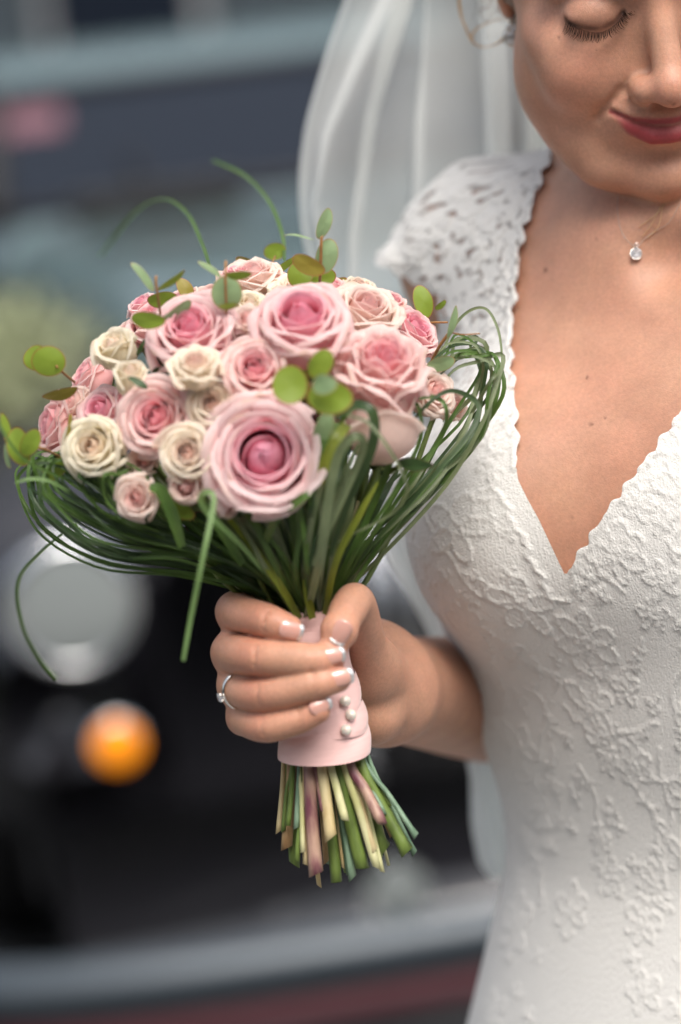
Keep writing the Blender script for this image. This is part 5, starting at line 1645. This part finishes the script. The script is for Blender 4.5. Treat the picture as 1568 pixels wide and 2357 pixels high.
# ---- the parked car, a tall old saloon in glossy black
def paint(name, col):
    m, nt, b, out = new_mat(name)
    b.inputs["Base Color"].default_value = (*col, 1); b.inputs["Roughness"].default_value = .22
    b.inputs["Coat Weight"].default_value = 1; b.inputs["Coat Roughness"].default_value = .04
    noise_bump(nt, b, 3.0, .02, .02)
    return m
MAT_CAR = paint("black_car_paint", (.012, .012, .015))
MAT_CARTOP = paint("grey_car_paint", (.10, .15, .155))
MAT_CHROME = simple_mat("chrome", (.75, .77, .80), .08, 1.0)
MAT_RUB = simple_mat("rubber", (.012, .012, .013), .7, bump=.2, bscale=80)
MAT_GLASSD = simple_mat("car_glass", (.010, .014, .022), .06, **{"Specular IOR Level": .35})
MAT_LENS = simple_mat("headlight_glass", (.21, .235, .235), .2, **{"Coat Weight": 1.0})
def amber():
    m, nt, b, out = new_mat("amber_lens")
    b.inputs["Base Color"].default_value = (.95, .30, .01, 1); b.inputs["Roughness"].default_value = .15
    b.inputs["Emission Color"].default_value = (1, .30, .005, 1); b.inputs["Emission Strength"].default_value = .20
    return m
MAT_AMBER = amber()
MAT_REDL = simple_mat("red_lens", (.45, .02, .03), .15, **{"Coat Weight": 1.0})
MAT_BUMP = simple_mat('dull_steel', (.055, .07, .085), .35, .2)
MAT_REDB = simple_mat('dark_red_trim', (.085, .022, .032), .5)
MAT_INT = simple_mat("dark_upholstery", (.03, .03, .033), .8)
CAR_X, CAR_Y, CAR_YAW = .20, 3.62, math.radians(9)
def CW(x, y, z):       # car frame: x across, y from the nose backwards
    return np.array([CAR_X + x * math.cos(CAR_YAW) - y * math.sin(CAR_YAW), CAR_Y + x * math.sin(CAR_YAW) + y * math.cos(CAR_YAW), z])
def rrect(hw, z0, z1, r, n=7, crown=0.0):
    pts = []
    r = min(r, hw * .98, (z1 - z0) * .49)
    for (cx, cz, a0) in ((hw - r, z1 - r, 0), (-hw + r, z1 - r, 90), (-hw + r, z0 + r, 180), (hw - r, z0 + r, 270)):
        for k in range(n):
            a = math.radians(a0 + 90 * k / (n - 1))
            x, z = cx + r * math.cos(a), cz + r * math.sin(a)
            if z > (z0 + z1) / 2: z += crown * (1 - (x / hw) ** 2)
            pts.append((x, z))
    return pts
def hull(name, stations, mat, parent, x0=0.0):
    V, F = [], []; m = None
    for (y, hw, z0, z1, r, cr) in stations:
        ring = rrect(hw, z0, z1, r, crown=cr); m = len(ring)
        V += [CW(x0 + x, y, z) for x, z in ring]
    for i in range(len(stations) - 1):
        for j in range(m):
            F.append((i * m + j, i * m + (j + 1) % m, (i + 1) * m + (j + 1) % m, (i + 1) * m + j))
    F.append(tuple(range(m))); F.append(tuple((len(stations) - 1) * m + j for j in range(m - 1, -1, -1)))
    return obj(name, mesh_from(name, np.array(V), F), mat, parent)
def lathe_w(name, prof, c, axis, mat, parent, n=28):
    v, f = revolve(prof, n, c, axis); return obj(name, mesh_from(name, v, f), mat, parent)
def build_car(parent):
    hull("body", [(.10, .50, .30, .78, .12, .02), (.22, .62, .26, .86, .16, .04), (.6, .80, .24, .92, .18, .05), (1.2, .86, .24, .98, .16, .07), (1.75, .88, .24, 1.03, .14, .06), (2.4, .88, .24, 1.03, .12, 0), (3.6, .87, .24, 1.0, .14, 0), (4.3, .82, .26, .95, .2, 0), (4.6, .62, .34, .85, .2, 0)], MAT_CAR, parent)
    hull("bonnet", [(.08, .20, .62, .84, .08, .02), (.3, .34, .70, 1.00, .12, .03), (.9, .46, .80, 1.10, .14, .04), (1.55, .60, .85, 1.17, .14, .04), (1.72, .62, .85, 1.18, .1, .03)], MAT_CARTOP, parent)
    vents = [(.62, .30), (.62, -.05)]
    for (y, x) in ((.95, -.28), (.95, .28)):
        v, f = tube(np.array([CW(x - .14, y + .25, 1.135), CW(x, y + .22, 1.148), CW(x + .14, y + .25, 1.135)]), .022, 8)
        obj("bonnet_vent", mesh_from("bonnet_vent", v, f), MAT_RUB, parent)
    for sx in (-1, 1):
        hull("front_wing", [(.02, .10, .46, .66, .09, .02), (.12, .17, .34, .80, .14, .03), (.45, .21, .28, .92, .17, .03), (.9, .21, .30, .96, .17, .03), (1.5, .16, .35, .95, .14, .02), (1.9, .06, .5, .9, .05, 0)], MAT_CAR, parent, sx * .66)
        c = CW(sx * .625, -.02, .735)
        fw = CW(0, -1, 0) - CW(0, 0, 0)
        h = lathe_w("headlight", [(.0, -.06), (.085, -.05), (.102, 0), (.102, .03), (.093, .045), (.086, .04)], c, fw, MAT_CHROME, parent)
        lathe_w("lens", [(.088, .036), (.075, .041), (.045, .045), (.0, .046)], c, fw, MAT_LENS, h)
        c = CW(sx * .59, -.09, .53)
        h = lathe_w("indicator", [(.0, -.03), (.037, -.02), (.041, 0), (.041, .012), (.036, .016)], c, fw, MAT_CHROME, parent)
        lathe_w("amber_lens", [(.037, .012), (.033, .016), (.020, .019), (.0, .020)], c, fw, MAT_AMBER, h)
        c = CW(sx * .22, -.20, .27)
        h = lathe_w("fog_lamp", [(.0, -.05), (.042, -.04), (.050, 0), (.046, .014)], c, fw, MAT_CHROME, parent)
        lathe_w("lens", [(.046, .010), (.034, .014), (.0, .016)], c, fw, MAT_LENS, h)
        for y in (.75, 3.75):
            c = CW(sx * .76, y, .32); ax = CW(sx, 0, 0) - CW(0, 0, 0)
            w = lathe_w("wheel", [(.0, .02), (.12, .04), (.19, .03), (.21, .06), (.215, .09)], c, ax, MAT_CHROME, parent)
            lathe_w("tyre", [(.21, -.09), (.30, -.09), (.32, -.06), (.32, .06), (.30, .09), (.21, .09)], c, ax, MAT_RUB, w)
    # grille with upright bars
    g = hull("grille", [(.0, .19, .34, .84, .05, .02), (.10, .20, .34, .85, .05, .02)], MAT_RUB, parent)
    for k in range(11):
        x = -.175 + k * .035
        v, f = tube(np.array([CW(x, -.015, .36), CW(x, -.015, .82)]), .007, 6); obj("grille_bar", mesh_from("grille_bar", v, f), MAT_CHROME, g)
    v, f = tube(catmull([CW(-.21, 0, .34), CW(-.21, 0, .80), CW(-.15, 0, .87), CW(.15, 0, .87), CW(.21, 0, .80), CW(.21, 0, .34)], 40), .018, 8)
    obj("grille_frame", mesh_from("grille_frame", v, f), MAT_CHROME, g)
    hull("valance", [(-.06, .70, .16, .40, .07, 0), (.3, .74, .16, .42, .07, 0)], MAT_CAR, parent)
    obj('cowl_vent', box_mesh('cowl_vent', (0, 0, 0), (1, 1, 1), .1), MAT_RUB, parent).data.transform(Matrix.Translation(Vector(CW(-.44, 1.52, 1.19))) @ Matrix.Rotation(CAR_YAW, 4, 'Z') @ Matrix.Diagonal((.36, .16, .055, 1)))
    bp = catmull([CW(-.92, .25, .24), CW(-.90, -.12, .235), CW(-.62, -.27, .235), CW(0, -.31, .235), CW(.62, -.27, .235), CW(.90, -.12, .235), CW(.92, .25, .24)], 40)
    def bar(name, z0, z1, mat, out, par):
        V, F = [], []
        for p in bp:
            c = CW(0, .6, 0); o = np.array([p[0] - c[0], p[1] - c[1], 0]); o /= np.linalg.norm(o)
            for (k, zz) in ((0, z0), (out * .8, z0 + .008), (out, (z0 + z1) / 2), (out * .8, z1 - .008), (0, z1)):
                V.append(np.array([p[0], p[1], zz]) + o * k)
        m = 5
        for i in range(len(bp) - 1):
            F += [(i * m + j, (i + 1) * m + j, (i + 1) * m + j + 1, i * m + j + 1) for j in range(m - 1)]
        return obj(name, mesh_from(name, np.array(V), F), mat, par)
    bmp = bar("bumper", .185, .268, MAT_BUMP, .045, parent)
    bar("bumper_strip", .125, .183, MAT_REDB, .025, bmp)
    # cabin
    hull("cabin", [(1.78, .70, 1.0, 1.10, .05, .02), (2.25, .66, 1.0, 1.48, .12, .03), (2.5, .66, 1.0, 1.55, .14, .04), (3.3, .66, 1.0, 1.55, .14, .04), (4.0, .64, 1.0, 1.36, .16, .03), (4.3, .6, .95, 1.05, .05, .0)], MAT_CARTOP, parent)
    q = [CW(-.60, 1.795, 1.16), CW(.60, 1.795, 1.16), CW(.56, 2.20, 1.42), CW(-.56, 2.20, 1.42)]
    nrm = np.cross(q[1] - q[0], q[3] - q[0]); nrm /= np.linalg.norm(nrm)
    if nrm[1] > 0: nrm = -nrm
    ws = obj("windscreen", mesh_from("windscreen", [p + nrm * .055 for p in q] + [p + nrm * .04 for p in q], [(0, 1, 2, 3), (7, 6, 5, 4), (0, 4, 5, 1), (1, 5, 6, 2), (2, 6, 7, 3), (3, 7, 4, 0)], smooth=False), MAT_GLASSD, parent)
    for (a, b) in ((0, 1), (1, 2), (2, 3), (3, 0)):
        v, f = tube(np.array([q[a] + nrm * .06, q[b] + nrm * .06]), .034 if a % 2 else .016, 8); obj("frame_trim", mesh_from("frame_trim", v, f), MAT_RUB, ws)
    st = [q[3] * .97 + q[2] * .03 - (q[3] - q[0]) * .16, q[3] * .85 + q[2] * .15 - (q[3] - q[0]) * .16, q[3] * .85 + q[2] * .15 - (q[3] - q[0]) * .36, q[3] * .97 + q[2] * .03 - (q[3] - q[0]) * .36]
    obj('windscreen_sticker', mesh_from('windscreen_sticker', [p + nrm * .058 for p in st], [(0, 1, 2, 3)], smooth=False), simple_mat('pink_paper', (.16, .075, .095), .8), ws)
    for x in (-.25, .25):
        v, f = tube(np.array([q[0] * .5 + q[1] * .5 + nrm * .075 + (CW(x, 0, 0) - CW(0, 0, 0)), (q[2] * .35 + q[1] * .3 + q[0] * .35) + nrm * .075 + (CW(x - .2, 0, 0) - CW(0, 0, 0))]), .008, 6)
        obj("wiper", mesh_from("wiper", v, f), MAT_RUB, ws)
    for sx in (-1, 1):
        v, f = revolve([(.0, -.05), (.05, -.045), (.075, -.01), (.078, .01), (.07, .012), (.0, .012)], 20, CW(sx * .84, 1.65, 1.17), CW(0, 1, 0) - CW(0, 0, 0))
        mi = obj("wing_mirror", mesh_from("wing_mirror", v, f), MAT_CAR, parent)
        v, f = tube(np.array([CW(sx * .84, 1.65, 1.12), CW(sx * .80, 1.65, .98)]), .012, 8); obj("mirror_stalk", mesh_from("mirror_stalk", v, f), MAT_CAR, mi)
        for (y0, y1) in ((2.3, 2.95), (3.02, 3.6)):
            qq = [CW(sx * .672, y0, 1.14), CW(sx * .672, y1, 1.14), CW(sx * .655, y1, 1.48), CW(sx * .655, y0 + .1, 1.48)]
            obj("side_window", mesh_from("side_window", qq, [(0, 1, 2, 3)], smooth=False), MAT_GLASSD, parent)
car = empty("parked_car", tuple(CW(0, 2.3, 0)))
tag(car, "glossy black old saloon car with round headlights parked nose-on behind the bride", "car")
build_car(car)

# ---- an unseen hedge added for its green reflection, and a terrace on the far side
def far_wall_mat(name, c): return simple_mat(name, c, .85, var=.18, vscale=1.2, bump=.4, bscale=25)
MAT_HEDGE = petal_material("hedge_leaf", .35, .2)
def hedge(name, label, lo, hi, count, seed):
    r = np.random.default_rng(seed)
    # leaves gathered near the surface of a lumpy box
    p = r.uniform(0, 1, (count, 3)); face = r.integers(0, 3, count); sd = r.integers(0, 2, count)
    dep = r.uniform(0, .12, count)
    for a in range(3):
        m = face == a; p[m, a] = np.where(sd[m] == 1, 1 - dep[m] * .5, dep[m] * .5)
    lo, hi = np.array(lo), np.array(hi)
    c = lo + p * (hi - lo) + .08 * np.sin(p[:, [1, 2, 0]] * 17)
    c[:, 2] = np.maximum(c[:, 2], .03)
    a = r.normal(size=(count, 3)); a /= np.linalg.norm(a, axis=1)[:, None]
    b = np.cross(a, r.normal(size=(count, 3))); b /= np.linalg.norm(b, axis=1)[:, None]
    L, Wd = .045 * r.uniform(.7, 1.3, (count, 1)), .022
    V = np.stack([c - a * L, c + b * Wd, c + a * L, c - b * Wd], 1).reshape(-1, 3)
    F = np.arange(count * 4).reshape(-1, 4)
    g = r.uniform(.6, 1.3, count)[:, None] * np.array([.10, .16, .035])
    root = empty(name, tuple((lo + hi) / 2 * [1, 1, 0])); tag(root, label, "hedge")
    obj("foliage", mesh_from("foliage", V, F, smooth=False, colors=np.repeat(np.clip(g, 0, 1), 4, 0)), MAT_HEDGE, root)
    core = box_mesh("branches", lo + .10, hi - .10, .05); obj("branches", core, simple_mat("twig_core", (.03, .035, .015), .9), root)
hedge("hedge", "unseen light green hedge added to reflect in the wing of the black car", (-3.6, 3.0, 0), (-2.6, 9.0, 1.5), 14000, 3)
def building(name, label, x0, x1, y0, y1, h, wall, rows, cols, front):
    root = empty(name, ((x0 + x1) / 2, (y0 + y1) / 2, 0)); tag(root, label, "building")
    obj("wall", box_mesh("wall", (x0, y0, 0), (x1, y1, h)), wall, root)
    obj("roof", box_mesh("roof", (x0 - .3, y0 - .3, h), (x1 + .3, y1 + .3, h + .35), .05), simple_mat("slate", (.05, .052, .06), .7, var=.2, vscale=3), root)
    yf = y0 if front < 0 else y1
    for r in range(rows):
        for c in range(cols):
            xa = x0 + (c + .5) / cols * (x1 - x0); za = 1.0 + r * (h - .8) / rows
            w = obj("window", box_mesh("window", (xa - .55, yf - .08, za), (xa + .55, yf + .08, za + 1.6), .02), MAT_STONE, root)
            obj("pane", box_mesh("pane", (xa - .46, yf - .10, za + .1), (xa + .46, yf + .10, za + 1.5)), MAT_GLASSD, w)
WALL_A = far_wall_mat("dark_brick", (.10, .075, .065)); WALL_B = far_wall_mat("grey_render", (.028, .04, .05))
building("terrace_house", "grey rendered house across the road behind the black car", -14, 12, 16, 22, 7.0, WALL_B, 2, 9, -1)
building("terrace_house", "unseen dark brick house added behind the camera to block the low sky", -16, 16, -16, -9, 7.5, WALL_A, 3, 8, 1)  # out of view, added and sized to cut sky light from behind the camera

# ---- leaves added on the near wing in place of a green reflection
gl = empty("reflection_leaves", tuple(CW(-.72, .55, .98))); tag(gl, "added pale green leaves standing for greenery reflected in the wing of the black car", "reflection_leaves")
gr2 = np.random.default_rng(5); cnt = 900
cc = CW(-.74, .62, 1.03) + gr2.normal(size=(cnt, 3)) * np.array([.10, .12, .045])
cc[:, 2] = np.maximum(cc[:, 2], .97)
a = gr2.normal(size=(cnt, 3)); a /= np.linalg.norm(a, axis=1)[:, None]
b = np.cross(a, gr2.normal(size=(cnt, 3))); b /= np.linalg.norm(b, axis=1)[:, None]
Vg = np.stack([cc - a * .028, cc + b * .013, cc + a * .028, cc - b * .013], 1).reshape(-1, 3)
colg = np.repeat(gr2.uniform(.8, 1.2, cnt)[:, None] * np.array([.38, .41, .25]), 4, 0)
obj("leaves", mesh_from("reflection_foliage", Vg, np.arange(cnt * 4).reshape(-1, 4), smooth=False, colors=np.clip(colg, 0, 1)), MAT_HEDGE, gl)["kind"] = "stuff"
v, f = tube(catmull([CW(-.86, .45, .985), CW(-.72, .62, 1.01), CW(-.60, .85, .99)], 12), .012, 8)
obj("vine", mesh_from("vine", v, f), STEM_M['green'], gl)
